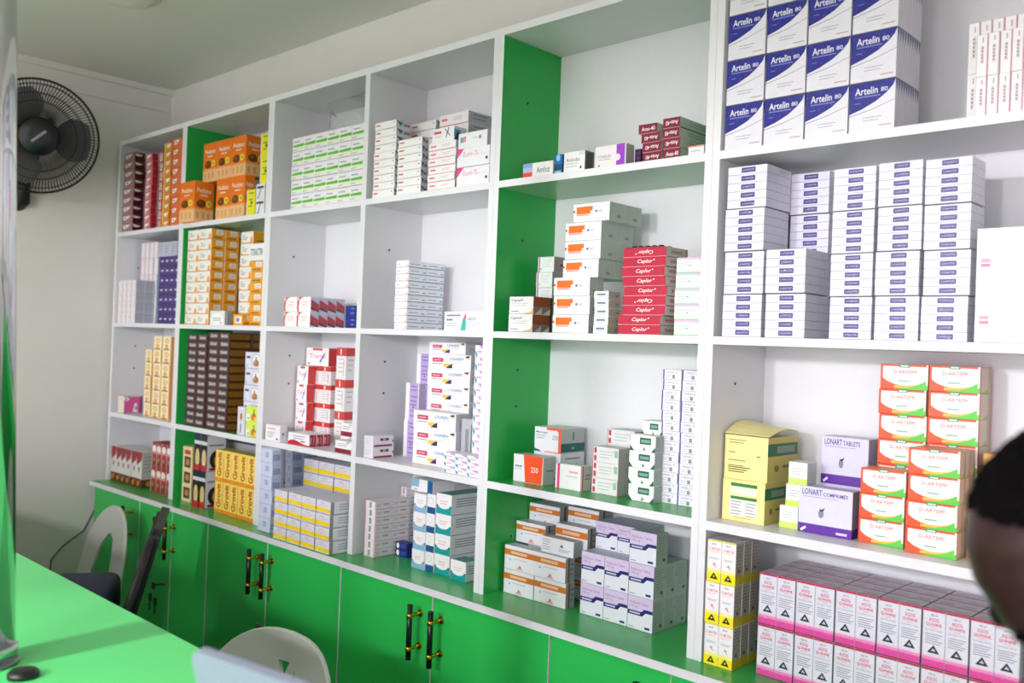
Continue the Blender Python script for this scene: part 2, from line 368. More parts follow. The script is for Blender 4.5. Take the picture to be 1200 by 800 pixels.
def plate(bm, ps, y0, y1, mi=0):
    a = [bm.verts.new((x, y0, z)) for x, z in ps]; b = [bm.verts.new((x, y1, z)) for x, z in ps]; n = len(ps)
    f = bm.faces.new(a); f.material_index = mi; f = bm.faces.new(b[::-1]); f.material_index = mi
    for i in range(n): f = bm.faces.new((a[(i + 1) % n], a[i], b[i], b[(i + 1) % n])); f.material_index = mi
    bmesh.ops.recalc_face_normals(bm, faces=bm.faces)
bm = bmesh.new(); plate(bm, rounded(0.33, 0.172, 0.014), -0.004, 0.004); lid = finish('lid', bm, SIL, lp); lid.location = (0, 0.0, 0.016); lid.rotation_euler = (math.radians(16), 0, 0)
bm = bmesh.new(); bbox(bm, -0.15, 0.15, 0.0041, 0.0048, 0.015, 0.16); finish('screen', bm, M('#0c0d10', 0.15), lid)

# ================================================================== chairs in the aisle
def curved_panel(name, outline, holes, thick, bend, lean, mat, parent, arc=0.0):
    cu = bpy.data.curves.new('outline', 'CURVE'); cu.dimensions = '2D'; cu.fill_mode = 'BOTH'; cu.extrude = thick / 2; cu.bevel_depth = 0.0025; cu.bevel_resolution = 1
    for ps in [outline] + holes:
        s = cu.splines.new('POLY'); s.points.add(len(ps) - 1); s.use_cyclic_u = True
        for p, q in zip(s.points, ps): p.co = (q[0], q[1], 0, 1)
    ob = bpy.data.objects.new('outline', cu); COL.objects.link(ob)
    ev = ob.evaluated_get(bpy.context.evaluated_depsgraph_get()); me = bpy.data.meshes.new_from_object(ev)
    bpy.data.objects.remove(ob); bpy.data.curves.remove(cu)
    bm = bmesh.new(); bm.from_mesh(me); bpy.data.meshes.remove(me)
    for i in range(-9, 10):
        bmesh.ops.bisect_plane(bm, geom=bm.verts[:] + bm.edges[:] + bm.faces[:], plane_co=(i * 0.025, 0, 0), plane_no=(1, 0, 0))
    for i in range(1, 9):
        bmesh.ops.bisect_plane(bm, geom=bm.verts[:] + bm.edges[:] + bm.faces[:], plane_co=(0, i * 0.06, 0), plane_no=(0, 1, 0))
    for v in bm.verts:
        x, z, y = v.co.x, v.co.y, v.co.z
        v.co = (x, y - bend * x * x + lean * z + arc * z * z, z)
    return finish(name, bm, mat, parent)
def arch(w0, w1, h, n=16, p=2.4, z0=0.0):
    ps = [(-w0, z0)]
    for i in range(n + 1):
        a = PI - PI * i / n; c, s_ = math.cos(a), math.sin(a)
        ps.append((w1 * math.copysign(abs(c) ** (2 / p), c), z0 + (h - z0) * 0.5 + (h - z0) * 0.5 * abs(s_) ** (2 / p)))
    ps.append((w0, z0)); return ps
def plastic_chair(loc, rz, label, outline, holes, bend=0.9, lean=0.22):
    t = empty('plastic_chair', loc, rz, label, 'chair', 'white plastic chairs')
    b = curved_panel('backrest', outline, holes, 0.006, bend, lean, PLASTIC_WHITE, t); b.location = (0, 0.19, 0.40)
    bm = bmesh.new(); bbox(bm, -0.21, 0.21, -0.21, 0.21, 0.40, 0.425, 0.012, 0, 2)
    finish('seat', bm, PLASTIC_WHITE, t)
    for sx in (-1, 1):
        for sy in (-1, 1):
            bm = bmesh.new(); tube(bm, [(sx * 0.18, sy * 0.18, 0.405), (sx * 0.215, sy * 0.23, 0.0)], [0.026, 0.018], 8); finish('leg', bm, PLASTIC_WHITE, t)
    return t
def leaf(cx, cz, l, w, a):
    ca, sa = math.cos(math.radians(a)), math.sin(math.radians(a)); ps = []
    for i in range(12):
        t_ = i / 12 * 2 * PI; x = l * 0.5 * math.cos(t_); z = w * 0.5 * math.sin(t_) * (1 - 0.25 * math.cos(t_)); ps.append((cx + x * ca - z * sa, cz + x * sa + z * ca))
    return ps
tul = [[(x_ + 0.03, z_ + 0.012) for x_, z_ in h_] for h_ in [[(-0.058, 0.335), (-0.012, 0.338), (-0.03, 0.292)], [(0.036, 0.318), (0.082, 0.302), (0.05, 0.268)],
       leaf(0.006, 0.262, 0.13, 0.02, 88), leaf(-0.036, 0.24, 0.085, 0.017, 118), leaf(0.05, 0.22, 0.085, 0.018, 52), leaf(0.0, 0.14, 0.06, 0.014, 90)]]
plastic_chair((-0.915, -0.70, FLZ), 0.06, 'white plastic chair with tulip cutouts, below the yellow banded packs', arch(0.20, 0.225, 0.405, 20, 2.5), tul)
slot = [[(-0.115, 0.02), (-0.09, 0.2), (-0.055, 0.29), (-0.02, 0.328), (0.005, 0.334), (0.03, 0.318), (0.045, 0.26), (0.06, 0.02)]]
plastic_chair((-2.47, -0.41, FLZ), 0.0, 'white plastic chair with one tall slot, near the left wall', arch(0.215, 0.165, 0.425, 20, 2.0), slot, 0.5, 0.16)

vc = empty('visitor_chair', (-1.80, -0.44, FLZ), math.radians(-29), 'tall chair with navy seat and thin black backrest before green cupboards', 'chair')
NAVY = M('#15264a', 0.7, 0, 0.1, 0.3, 90)
bm = bmesh.new(); bbox(bm, -0.21, 0.21, -0.42, 0.0, 0.60, 0.725, 0.03, 0, 3); finish('seat_cushion', bm, NAVY, vc, True)
bm = bmesh.new(); plate(bm, rounded(0.38, 0.32, 0.03), -0.012, 0.012); ob = finish('backrest', bm, M('#17161b', 0.35, 0, 0.1), vc); ob.location = (0, 0.04, 0.61); ob.rotation_euler = (math.radians(-14.5), 0, 0)
for sx in (-1, 1):
    bm = bmesh.new(); tube(bm, [(sx * 0.2, 0.0, 0.0), (sx * 0.19, 0.025, 0.62), (sx * 0.19, 0.105, 0.90)], 0.012, 10); finish('back_leg', bm, M('#232128', 0.3), vc)
    bm = bmesh.new(); tube(bm, [(sx * 0.2, -0.42, 0.0), (sx * 0.2, -0.39, 0.62)], 0.014, 10); finish('front_leg', bm, M('#232128', 0.3), vc)

# ================================================================== wall fan, ceiling lamp, cable
FC = Vector((-2.73, -0.378, 1.285)); fn = (Vector((0.7717, -1.5557, 0.5971)) - FC).normalized(); fn = (fn + Vector((0.05, 0.03, 0.0))).normalized()
fz = fn; fx = Vector((0, 0, 1)).cross(fz).normalized(); fy = fz.cross(fx)
FM = Matrix(((fx.x, fy.x, fz.x, FC.x), (fx.y, fy.y, fz.y, FC.y), (fx.z, fy.z, fz.z, FC.z), (0, 0, 0, 1)))
fan = empty('wall_fan', FC, 0, 'black wall fan with round wire guard on the left wall', 'fan'); fan.matrix_world = FM
FB = M('#15161c', 0.4, 0, 0.05, 0, 60, 0, 0.3)
R_ = 0.2
def ring(bm, r, z, th, n=64): tube(bm, [(r * math.cos(2 * PI * i / n), r * math.sin(2 * PI * i / n), z) for i in range(n + 1)], th, 6, 0, False)
def guard(name, zf, sgn, hub):
    bm = bmesh.new()
    for r, z in ((R_ * 0.92, 0.012), (R_ * 0.76, 0.03), (R_ * 0.62, 0.038)): ring(bm, r, zf + sgn * z, 0.0012)
    for i in range(108):
        a = 2 * PI * i / 108; tube(bm, [(r * math.cos(a + tw), r * math.sin(a + tw), zf + sgn * z) for r, z, tw in ((hub, 0.045, 0.12), (R_ * 0.7, 0.034, 0.05), (R_ * 0.92, 0.012, 0.0), (R_, 0.0, 0.0))], 0.0011, 4)
    tag(finish(name, bm, FB, fan), kind='stuff')
guard('front_guard', 0.004, 1, 0.055); guard('rear_guard', -0.004, -1, 0.05)
bm = bmesh.new(); ring(bm, R_, 0, 0.004); finish('guard_rim', bm, FB, fan)
bm = bmesh.new(); lathe(bm, [(0.066, 0.040), (0.068, 0.046), (0.06, 0.054), (0.03, 0.058)], 40); finish('hub_badge', bm, M('#12131c', 0.3), fan)
bm = bmesh.new()
v = [bm.verts.new((x * math.cos(0.75) - y * math.sin(0.75), x * math.sin(0.75) + y * math.cos(0.75), 0.0585)) for x, y in ((-0.03, -0.0045), (0.03, -0.0045), (0.03, 0.0045), (-0.03, 0.0045))]; bm.faces.new(v); finish('badge_print', bm, M('#8f929c', 0.5), fan)
for i in range(3):
    bm = bmesh.new(); a0 = 2 * PI * i / 3; rows = []
    for j in range(7):
        rr = 0.04 + 0.135 * j / 6; half = 0.25 + 0.42 * math.sin(PI * (j + 0.6) / 7.2)
        rows.append([(rr * math.cos(a0 + half * q), rr * math.sin(a0 + half * q), 0.014 * q) for q in (-1, -0.33, 0.33, 1)])
    V = [[bm.verts.new(p) for p in r] for r in rows]
    for j in range(6):
        for q in range(3): bm.faces.new((V[j][q], V[j][q + 1], V[j + 1][q + 1], V[j + 1][q]))
    bmesh.ops.solidify(bm, geom=bm.faces[:], thickness=0.002); finish('blade', bm, M('#77757c', 0.35), fan, True)
bm = bmesh.new(); lathe(bm, [(0.03, 0.0), (0.055, -0.05), (0.06, -0.10), (0.05, -0.15), (0.02, -0.165)], 32); finish('motor_housing', bm, FB, fan)
inv = FM.inverted()
def P(x, y, z): return inv @ Vector((x, y, z))
bm = bmesh.new(); back = FM @ Vector((0, 0, -0.12)); tube(bm, [P(*back), P(back.x - 0.01, back.y - 0.01, back.z - 0.12), P(XL + 0.03, back.y - 0.015, back.z - 0.17)], [0.022, 0.02, 0.024], 14); finish('arm', bm, FB, fan)
bm = bmesh.new(); tube(bm, [P(XL + 0.001, back.y - 0.015, back.z - 0.24), P(XL + 0.03, back.y - 0.015, back.z - 0.24), P(XL + 0.035, back.y - 0.015, back.z - 0.06), P(XL + 0.001, back.y - 0.015, back.z - 0.06)], 0.03, 14); finish('wall_bracket', bm, FB, fan)

cl = empty('ceiling_light', (-1.984, -0.402, CEZ), 0, 'round white ceiling light at the top left of the photo', 'lamp')
bm = bmesh.new(); lathe(bm, [(0.1, 0.0), (0.1, -0.012), (0.094, -0.016)], 48); finish('rim', bm, M('#d4d6d6', 0.3), cl)
bm = bmesh.new(); lathe(bm, [(0.092, -0.010), (0.085, -0.022), (0.06, -0.032), (0.02, -0.037)], 48); finish('diffuser', bm, M('#dadcd8', 0.5), cl)
bm = bmesh.new(); tube(bm, [(XL + 0.004, -0.02, -0.05), (XL + 0.004, -0.03, -0.12), (XL + 0.004, -0.07, -0.2), (XL + 0.004, -0.15, -0.255), (XL + 0.004, -0.19, -0.3), (XL + 0.004, -0.2, -0.45), (XL + 0.004, -0.2, FLZ + 0.004)], 0.0022, 6)
tag(finish('wall_cable', bm, M('#3a3d3a', 0.5)), 'thin dark cable running down the left wall beside the cupboards', 'cable')
# ------------------------------------------------------------------ carton designs (flat print: F front, S right side, T top)
G1 = '#8d8f9a'; G2 = '#b9bac4'; DK = '#2b2b33'
def X(k, desc, body, F=(), S=(), T=(), **o): DES[k] = dict(desc=desc, body=body, F=list(F), S=list(S), T=list(T), **o)
SW = [('p', [(.1, .8), (.8, .84), (.55, .5), (.18, .34)], '#eeeeee'), ('e', .34, .62, .09, .08, '#555a60')]
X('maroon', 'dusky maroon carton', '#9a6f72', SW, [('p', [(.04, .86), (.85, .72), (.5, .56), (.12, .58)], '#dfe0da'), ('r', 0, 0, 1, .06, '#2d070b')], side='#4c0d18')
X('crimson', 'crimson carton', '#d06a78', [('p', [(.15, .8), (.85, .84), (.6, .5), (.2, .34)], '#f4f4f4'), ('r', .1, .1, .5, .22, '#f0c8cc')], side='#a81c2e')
X('redtext', 'red and white striped carton', '#c4384a', [('r', .2, .1, .8, .92, '#efe9e6'), ('l', .25, .8, .75, 4, .18, .09, '#503038')], side='#bd4040')
X('amber', 'amber carton', '#e59226', [('r', 0, 0, .2, 1, '#f2c24a'), ('p', [(.3, .75), (.9, .85), (.7, .45), (.4, .35)], '#eeeeee')], side='#d9762a')
X('coral', 'coral orange carton', '#e2703c', [('p', [(.15, .8), (.65, .84), (.5, .5), (.2, .34)], '#f4f4f4'), ('e', .34, .62, .08, .08, '#555a60')], side='#d8663a')
X('pinkline', 'white carton with pink lines', '#e6e2e8', [('r', 0, 0, .12, 1, '#e0a8b4'), ('r', .45, .1, .6, .9, '#f6f6f8'), ('e', .75, .6, .12, .12, '#dcc8d2')], [('l', .1, .75, .9, 2, .35, .05, '#a9aabb')], side='#b9bac9')
X('palepink', 'tall pale pink striped carton', '#e9e4ea', [('r', 0, 0, .14, 1, '#dda6b8'), ('r', .5, .05, .68, .95, '#ffffff')], side='#9fb4d4')
X('violet', 'deep violet carton', '#43317a', [('p', [(x, .45), (x + .1, .42), (x + .12, .62), (x + .02, .6)], '#d9d4ea') for x in (.08, .33, .58, .83)] + [('r', 0, 0, 1, .05, '#2d1f5a')], side='#3a2a6a')
X('lilactop', 'pale lilac carton', '#bcbcd2', [('l', .15, .7, .85, 3, .2, .06, '#9698b4'), ('r', 0, 0, .06, 1, '#d6d6e4')])
X('pinkbox', 'pink carton with white swirls', '#ece4d2', [('r', .2, .1, .3, .9, '#d6ccb4'), ('r', .6, .1, .68, .9, '#d6ccb4')],
  [('e', .14, .84, .14, .12, '#f6eef2'), ('e', .12, .82, .05, .05, '#555'), ('p', [(.48, .05), (.6, .6), (.72, .6), (.78, .05)], '#efe6ee'), ('e', .68, .3, .05, .12, '#8d5f86'), ('r', .9, 0, 1, 1, '#6d3f98'), ('r', 0, 0, .6, .06, '#8d8f96')], side='#d8579c', name='cosmetic_carton')
X('custard', 'cream and yellow carton', '#f3ead6', [('r', 0, 0, .08, 1, '#e8c63c'), ('r', .9, 0, 1, 1, '#e6c24a'), ('e', .5, .68, .26, .2, '#f0b94a'), ('e', .5, .68, .16, .12, '#f2d49a'), ('e', .48, .28, .2, .16, '#efa93c'), ('r', .18, .02, .8, .12, '#a5642a')], [('r', 0, 0, .3, 1, '#e8a06a'), ('r', .5, 0, .58, 1, '#8d6a50')], side='#ecd8a8')
X('dropbox', 'upright white and maroon box', '#d9d9d5', [('r', 0, .78, 1, 1, '#97242f'), ('p', [(0, .78), (.1, .62), (.9, .78)], '#97242f'), ('p', [(.9, .78), (1, .78), (1, .9)], '#d9d9d5'), ('e', .5, .52, .14, .08, '#a02c36'), ('r', 0, 0, 1, .26, '#4c2416'), ('e', .35, .12, .2, .08, '#c98b2c'), ('e', .7, .18, .16, .06, '#b8402c')],
  [('r', 0, 0, 1, .24, '#5a3a1e'), ('e', .4, .12, .2, .08, '#a98a3a'), ('l', .1, .85, .9, 5, .1, .03, '#8f9292')], side='#b7bab6', name='food_box', cat='box')
X('scallop', 'maroon box with white scallops', '#a0303c', [('e', .45, .72, .42, .16, '#f1ece8'), ('r', .1, .5, 1, .62, '#c04450'), ('r', .1, .56, .9, .6, '#e8b4b0'), ('e', .5, .24, .3, .2, '#6d3b20'), ('e', .42, .3, .14, .09, '#c98f5c'), ('r', 0, 0, .08, 1, '#e6c0a2')], side='#b98a7a', name='food_box')
FR = [('r', 0, 0, 1, .3, '#f1bd86'), ('r', 0, .3, 1, .34, '#f2a052'), ('t', 'Pedzinc', .5, .78, .74, .11, '#f8ece0'), ('r', .3, .64, .68, .675, '#f4d2b0'), ('e', .36, .45, .24, .1, '#6a3a14'), ('e', .3, .47, .1, .05, '#8a5a24'), ('e', .74, .46, .15, .085, '#f4d63c'), ('e', .76, .46, .07, .04, '#b7a23c'), ('r', .12, .08, .22, .24, '#d99a66'), ('r', .42, .08, .52, .24, '#d99a66'), ('r', .68, .08, .78, .24, '#d99a66')]
X('orange', 'orange syrup box with fruit print', '#f07a16', FR, FR, name='syrup_box')
X('yellowtag', 'lemon yellow carton', '#e8e21c', [('r', 0, 0, .08, 1, '#efefdf'), ('l', .25, .85, .8, 3, .25, .04, '#6d6a1e'), ('e', .6, .5, .12, .07, '#5b581c')], side='#cfc91c')
X('blackline', 'white carton with black strokes', '#e4e3ea', [('r', .1, .7, .9, .84, DK), ('p', [(.3, .2), (.5, .7), (.6, .7), (.4, .2)], '#333340'), ('r', .15, .1, .4, .16, DK)], [('l', .3, .8, .7, 5, .17, .1, '#22222a')])
GF = [('r', 0, 0, 1, .07, '#d9893a'), ('p', [(.78, .07), (.95, .07), (.95, .42), (.88, .62), (.8, .4)], '#e8962a'), ('p', [(0, .3), (.25, .07), (0, .07)], '#f0c07a'), ('r', .14, .66, .3, .74, '#8fa0b8'), ('l', .14, .5, .55, 2, .16, .06, '#7f8fae')]
GS = [('r', .35, .45, .85, .9, '#efeadf'), ('l', .4, .7, .8, 2, .16, .06, '#a8a8b4'), ('r', .12, .14, .75, .26, '#8d5a10'), ('r', 0, 0, 1, .05, '#c87f1a')]
X('gold', 'white and golden carton', '#f1ece4', GF, GS, side='#f0a21a')
X('goldsmall', 'small golden orange carton', '#f0a21a', [('r', .2, .2, .9, .8, '#f3efe6'), ('e', .5, .5, .2, .2, '#7a7ac0')], GS)
X('goldside', 'golden orange carton end', '#efa21c', GS, side='#c88618')
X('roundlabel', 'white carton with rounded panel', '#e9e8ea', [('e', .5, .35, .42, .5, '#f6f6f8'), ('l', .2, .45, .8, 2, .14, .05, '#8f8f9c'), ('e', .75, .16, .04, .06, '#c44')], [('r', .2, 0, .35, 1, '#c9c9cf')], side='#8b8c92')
X('toractin', 'white box with black capital lettering', '#eef0f2', [('t', 'TORACTIN', .54, .5, .82, .42, '#33343c')])
X('brown', 'dark brown carton', '#4a2126', [('r', .18, .3, .9, .86, '#5c5c5e'), ('t', 'Grovit', .54, .6, .6, .42, '#e8e8e8'), ('r', 0, 0, 1, .05, '#2c1014')], [('r', .06, .2, .92, .84, '#8a5f14'), ('l', .12, .6, .8, 2, .2, .07, '#5e3c10')], side='#4f2a16')
X('fruit', 'white carton with brown fruit roundel', '#dcdcee', [('r', 0, 0, 1, .03, '#8f90a8'), ('t', 'Kofol', .2, .7, .24, .13, '#3d4468', {'b': True}), ('e', .68, .52, .28, .38, '#9aa0b2'), ('e', .68, .52, .25, .35, '#eceaf4'), ('e', .68, .36, .17, .2, '#b0703a'), ('e', .62, .42, .07, .09, '#d59a58'), ('r', .64, .52, .7, .72, '#4c5030'), ('e', .12, .16, .03, .04, DK)])
DES['fruit']['F'] = [a for a in DES['fruit']['F'] if a[0] != 't'] + [('r', .08, .62, .32, .76, '#454b70')]
X('sidefruit', 'upright white carton with brown roundel', '#e0dff0', [('e', .5, .68, .32, .2, '#9aa0b2'), ('e', .5, .68, .28, .18, '#ecebf4'), ('e', .5, .66, .16, .14, '#a8683a'), ('r', .4, .08, .55, .4, '#5a5f86')])
X('lime', 'lime green and white carton', '#d8ec5a', [('r', 0, 0, .3, .5, '#eef2d8'), ('e', .66, .3, .22, .24, '#e0703a'), ('e', .78, .2, .12, .14, '#f0d040'), ('r', .62, .4, .7, .8, '#5a6a2a'), ('e', .2, .2, .06, .06, '#7a8a40')])
X('creamart', 'narrow cream box with brown pictures', '#ecd9a6', [('r', .2, .86, .85, .94, '#b8442c')] + [q for y in (.62, .34, .06) for q in (('r', .2, y, .88, y + .2, '#5a3222'), ('e', .55, y + .1, .2, .06, '#c08a58'))], side='#d8c48a')
WOM = [('r', 0, 0, 1, .72, '#0d0f12'), ('r', 0, .72, 1, .82, '#d6d6da'), ('r', 0, .82, 1, 1, '#14243c'), ('e', .55, .34, .33, .26, '#e2cc86'), ('e', .55, .34, .16, .14, '#e6b48c'), ('r', .12, 0, .95, .16, '#c81e2a')]
X('hairdye', 'black carton with a blond portrait', '#101216', WOM, [('r', .1, .7, .9, .74, '#6c7080'), ('e', .55, .32, .4, .26, '#33211a'), ('e', .6, .3, .2, .17, '#c99672'), ('r', .15, .02, .95, .1, '#9c1c28')], side='#d9d9e0', name='hair_colour_carton')
X('greypanel', 'plain grey carton back', '#b6b6c0', [('l', .1, .9, .9, 6, .05, .012, '#8f909e'), ('r', 0, 0, .01, 1, '#6d6d78')])
X('grovit', 'yellow box with red lettering', '#f6da62', [('r', 0, 0, 1, .12, '#ee921c'), ('r', 0, .12, .05, 1, '#eba23c'), ('t', 'Grovit', .5, .54, .8, .52, '#c03a1c', {'rot': 90})], [('r', 0, 0, 1, .12, '#e08a1c'), ('r', .3, .8, .7, .92, '#c0502c'), ('l', .3, .6, .7, 3, .14, .06, '#b88a3c')], side='#dcbc4c', top='#c9b24e', name='syrup_box')
DES['grovit']['F'][2] = ('t', 'Grovit', .54, .55, .56, .78, '#b8321a', {'rot': 90, 'b': 0.03})
X('greenband', 'white carton with green band', '#e9e6ec', [('r', 0, 0, 1, .04, '#8d8d98'), ('p', [(.05, .36), (1, .36), (1, .56), (.05, .5)], '#58b23c'), ('p', [(.05, .26), (1, .26), (1, .36), (.05, .36)], '#d8ecb0'), ('r', .1, .68, .62, .76, '#9a9ab0'), ('e', .08, .16, .03, .04, '#44506c'), ('r', .14, .14, .4, .19, '#a8a8b4'), ('r', 0, 0, .03, 1, '#f8f8f8')])
RW = [('p', [(.1, 1), (.3, 1), (.16, .5), (.1, .1), (.02, 0), (0, 0), (0, .4)], '#d84a4a')]
X('swoosh', 'white carton with red curve', '#f3f0f4', [('p', [(.02, .02), (.0, .5), (.06, .98), (.32, .98), (.14, .7), (.1, .3), (.14, .02)], '#e0524c'), ('e', .1, .82, .04, .06, '#ffffff'), ('l', .35, .62, .75, 2, .2, .07, '#f0c4bc'), ('r', .18, .94, .4, .99, '#55454c')],
  [('r', 0, 0, 1, 1, '#c6c6dc'), ('p', [(0, .3), (1, .05), (1, .5), (0, .85)], '#b8525c'), ('p', [(0, .3), (1, .05), (1, .0), (0, .18)], '#3c2c38'), ('l', .2, .95, .8, 1, .1, .05, '#e0dcec')])
X('bluebox', 'small plain royal blue box', '#12248c', [('r', .6, .7, .95, .78, '#8a9ad8'), ('r', .55, .3, .9, .38, '#8a9ad8')])
X('edgebox', 'white carton with maroon edge', '#efedf2', [('r', 0, 0, .05, 1, '#8a1c3c'), ('l', .2, .72, .7, 1, .2, .07, '#e6a0ac'), ('l', .2, .5, .62, 3, .13, .04, G1), ('r', .75, .1, .9, .2, '#6a5a70')], [('r', .3, .4, .6, .55, G1)])
X('redwave', 'white carton with red wave', '#efedf0', [('p', [(0, 0), (1, 0), (1, .1), (.7, .16), (.5, .32), (.3, .42), (.12, .36), (0, .2)], '#b81c30'), ('l', .25, .72, .8, 2, .2, .06, G1), ('r', .6, .3, .8, .4, '#7a4a5a')], [('r', .12, .2, .3, .75, '#d8a8b0'), ('r', .5, .15, .75, .85, '#c86a78')], side='#9c1228', top='#ecebef')
X('tower', 'white carton with red label', '#f4f2f4', [('r', .3, .86, .72, .97, '#c83a44'), ('t', 'Trama', .5, .55, .7, .24, '#e0889a', {'b': False}), ('e', .14, .12, .04, .05, DK), ('p', [(.6, .2), (.66, .2), (.86, .7), (.8, .7)], '#4a5ab0')], side='#d03a3c')
X('towerside', 'white carton with red ends', '#efedee', [('r', 0, .74, 1, 1, '#d2403e'), ('r', .4, .78, .52, .96, '#f4e8e8'), ('l', .2, .62, .8, 4, .13, .03, G2), ('r', .74, .1, .82, .6, '#e8a0b0')], [('r', 0, .74, 1, 1, '#d2403e'), ('l', .2, .6, .8, 3, .16, .04, G2)], side='#ece6e8')
X('winebase', 'white carton with wine base', '#f0eef2', [('r', 0, 0, 1, .36, '#801a30'), ('l', .12, .72, .8, 2, .16, .05, G1), ('r', .7, .86, .9, .93, '#b86a78')])
X('bluecode', 'pale lilac blue carton', '#cbd2ea', [('r', .42, .4, .7, .75, '#8a9cc8'), ('r', .46, .44, .52, .7, '#cbd2ea'), ('r', .6, .44, .64, .7, '#cbd2ea'), ('r', 0, 0, 1, .03, '#9aa4c4')], [('r', .15, .2, .9, .62, '#7d94c4'), ('r', .3, .26, .36, .56, '#c4cce4'), ('r', .55, .26, .6, .56, '#c4cce4'), ('r', .3, .8, .8, .86, '#d8a8b4')], side='#bac4e2')
X('yellowband', 'white carton with yellow band', '#dcdbe8', [('p', [(0, .12), (1, .08), (1, .4), (0, .46)], '#f4d414'), ('r', .3, .78, .62, .84, '#d8a0a8'), ('l', .15, .64, .8, 2, .1, .03, G2), ('r', 0, 0, .015, 1, '#aaaab8')], [('r', 0, 0, .12, 1, '#8d919c'), ('l', .3, .7, .9, 3, .2, .08, '#a9adb8')], side='#e0e2ea', group='yellow-banded carton packs')
RM = [('r', .06, .5, .26, .68, '#d8344a'), ('e', .9, .66, .025, .09, '#556078'), ('r', 0, 0, 1, .05, '#9a98a6')]
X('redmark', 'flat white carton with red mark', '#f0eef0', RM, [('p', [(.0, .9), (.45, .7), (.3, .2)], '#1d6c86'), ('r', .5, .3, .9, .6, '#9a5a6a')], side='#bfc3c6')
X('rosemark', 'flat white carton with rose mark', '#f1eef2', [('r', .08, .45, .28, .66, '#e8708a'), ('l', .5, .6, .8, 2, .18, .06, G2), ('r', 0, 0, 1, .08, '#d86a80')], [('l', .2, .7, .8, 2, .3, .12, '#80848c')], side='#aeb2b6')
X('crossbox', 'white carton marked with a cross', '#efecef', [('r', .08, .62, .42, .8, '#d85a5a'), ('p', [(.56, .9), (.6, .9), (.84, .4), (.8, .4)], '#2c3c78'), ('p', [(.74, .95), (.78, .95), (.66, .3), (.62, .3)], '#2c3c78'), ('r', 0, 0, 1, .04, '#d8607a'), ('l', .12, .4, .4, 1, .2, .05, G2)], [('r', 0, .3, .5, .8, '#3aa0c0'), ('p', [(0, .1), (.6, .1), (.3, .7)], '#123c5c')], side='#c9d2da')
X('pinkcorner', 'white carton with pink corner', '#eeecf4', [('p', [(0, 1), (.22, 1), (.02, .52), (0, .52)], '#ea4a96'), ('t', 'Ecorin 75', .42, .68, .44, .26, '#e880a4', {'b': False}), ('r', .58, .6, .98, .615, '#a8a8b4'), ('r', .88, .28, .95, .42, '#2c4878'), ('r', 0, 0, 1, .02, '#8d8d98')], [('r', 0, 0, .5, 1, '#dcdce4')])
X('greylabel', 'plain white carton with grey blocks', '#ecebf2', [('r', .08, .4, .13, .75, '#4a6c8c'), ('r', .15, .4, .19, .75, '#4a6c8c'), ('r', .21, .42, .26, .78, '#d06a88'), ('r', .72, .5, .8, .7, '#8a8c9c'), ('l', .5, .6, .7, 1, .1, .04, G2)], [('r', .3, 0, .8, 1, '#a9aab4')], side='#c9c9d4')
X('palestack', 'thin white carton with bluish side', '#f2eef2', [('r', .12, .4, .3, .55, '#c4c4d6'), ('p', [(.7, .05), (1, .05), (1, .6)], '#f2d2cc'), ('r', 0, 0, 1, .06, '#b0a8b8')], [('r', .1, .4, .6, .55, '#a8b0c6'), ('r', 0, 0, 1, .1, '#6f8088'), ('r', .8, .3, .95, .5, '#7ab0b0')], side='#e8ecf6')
X('ascot', 'white carton with teal triangle', '#f2f0f5', [('r', .06, .76, .42, .84, '#7a7c8a'), ('r', .06, .52, .22, .62, '#6c88a8'), ('l', .06, .36, .34, 2, .14, .05, G2), ('p', [(.42, .02), (.56, .02), (.56, .62), (.48, .62)], '#3fb4ac'), ('p', [(.48, .62), (.56, .62), (.56, .95)], '#e05a78'), ('t', 'ASCOT', .71, .62, .2, .16, '#28408c'), ('l', .62, .4, .92, 3, .13, .04, '#d8b8cc')])
X('mauveend', 'white carton with maroon base stripe', '#e3deec', [('l', .15, .7, .8, 3, .2, .05, '#c6bcd8')], [('r', .35, .55, .75, .78, '#5a2440'), ('r', .48, .6, .62, .74, '#c8b8c8'), ('r', .05, .04, .92, .2, '#8a2c44'), ('r', .94, .4, .99, .6, DK)], side='#efedf2')
X('lavender', 'upright lavender and white carton', '#f1eef6', [('r', .3, 0, .95, 1, '#b9a4d8')] + [('r', .4, y, .85, y + .025, '#6f5aa0') for y in (.9, .8, .62, .5, .4, .24, .1)] + [('p', [(.56, .33), (.7, .33), (.63, .39)], '#4a3a70')], side='#c9c2d8')
BT = [('r', .1, .5, .36, .76, '#c83a62'), ('r', .13, .6, .3, .65, '#f0c8d2'), ('l', .1, .36, .34, 1, .1, .05, G1), ('t', 'LOSABEN', .67, .74, .32, .17, '#2a7cb4'), ('p', [(.36, .4), (.56, .4), (.46, .2), (.36, .2)], '#f6c63a'), ('p', [(.42, .12), (.58, .12), (.58, .42), (.5, .3)], '#2c1c60'), ('p', [(.86, .9), (.97, .96), (.97, .84), (.9, .82)], '#1c1a28'), ('p', [(.9, .82), (.97, .84), (.97, .72)], '#e8cc3a'), ('l', .5, .56, .84, 2, .12, .03, '#cfc8da')]
X('bluetext', 'white carton with blue lettering', '#f3f1f6', BT, [('r', .3, .2, .7, .6, '#aeb0ba')], side='#c2c3cc')
X('greyside', 'small grey carton', '#b9bac2', [('r', .4, .2, .7, .8, '#8d8f9a'), ('r', .9, .1, .98, .9, '#4a4c56')])
X('pinkteal', 'pink lettered carton with teal wedge', '#f3eef6', [('p', [(.5, 1), (1, 1), (1, .62), (.62, .8)], '#c89ad8'), ('r', .3, .42, .75, .54, '#f08aac'), ('p', [(.02, .6), (.28, .35), (.26, .04), (.12, .1)], '#209cac'), ('r', 0, 0, 1, .03, '#c4b4cc')])
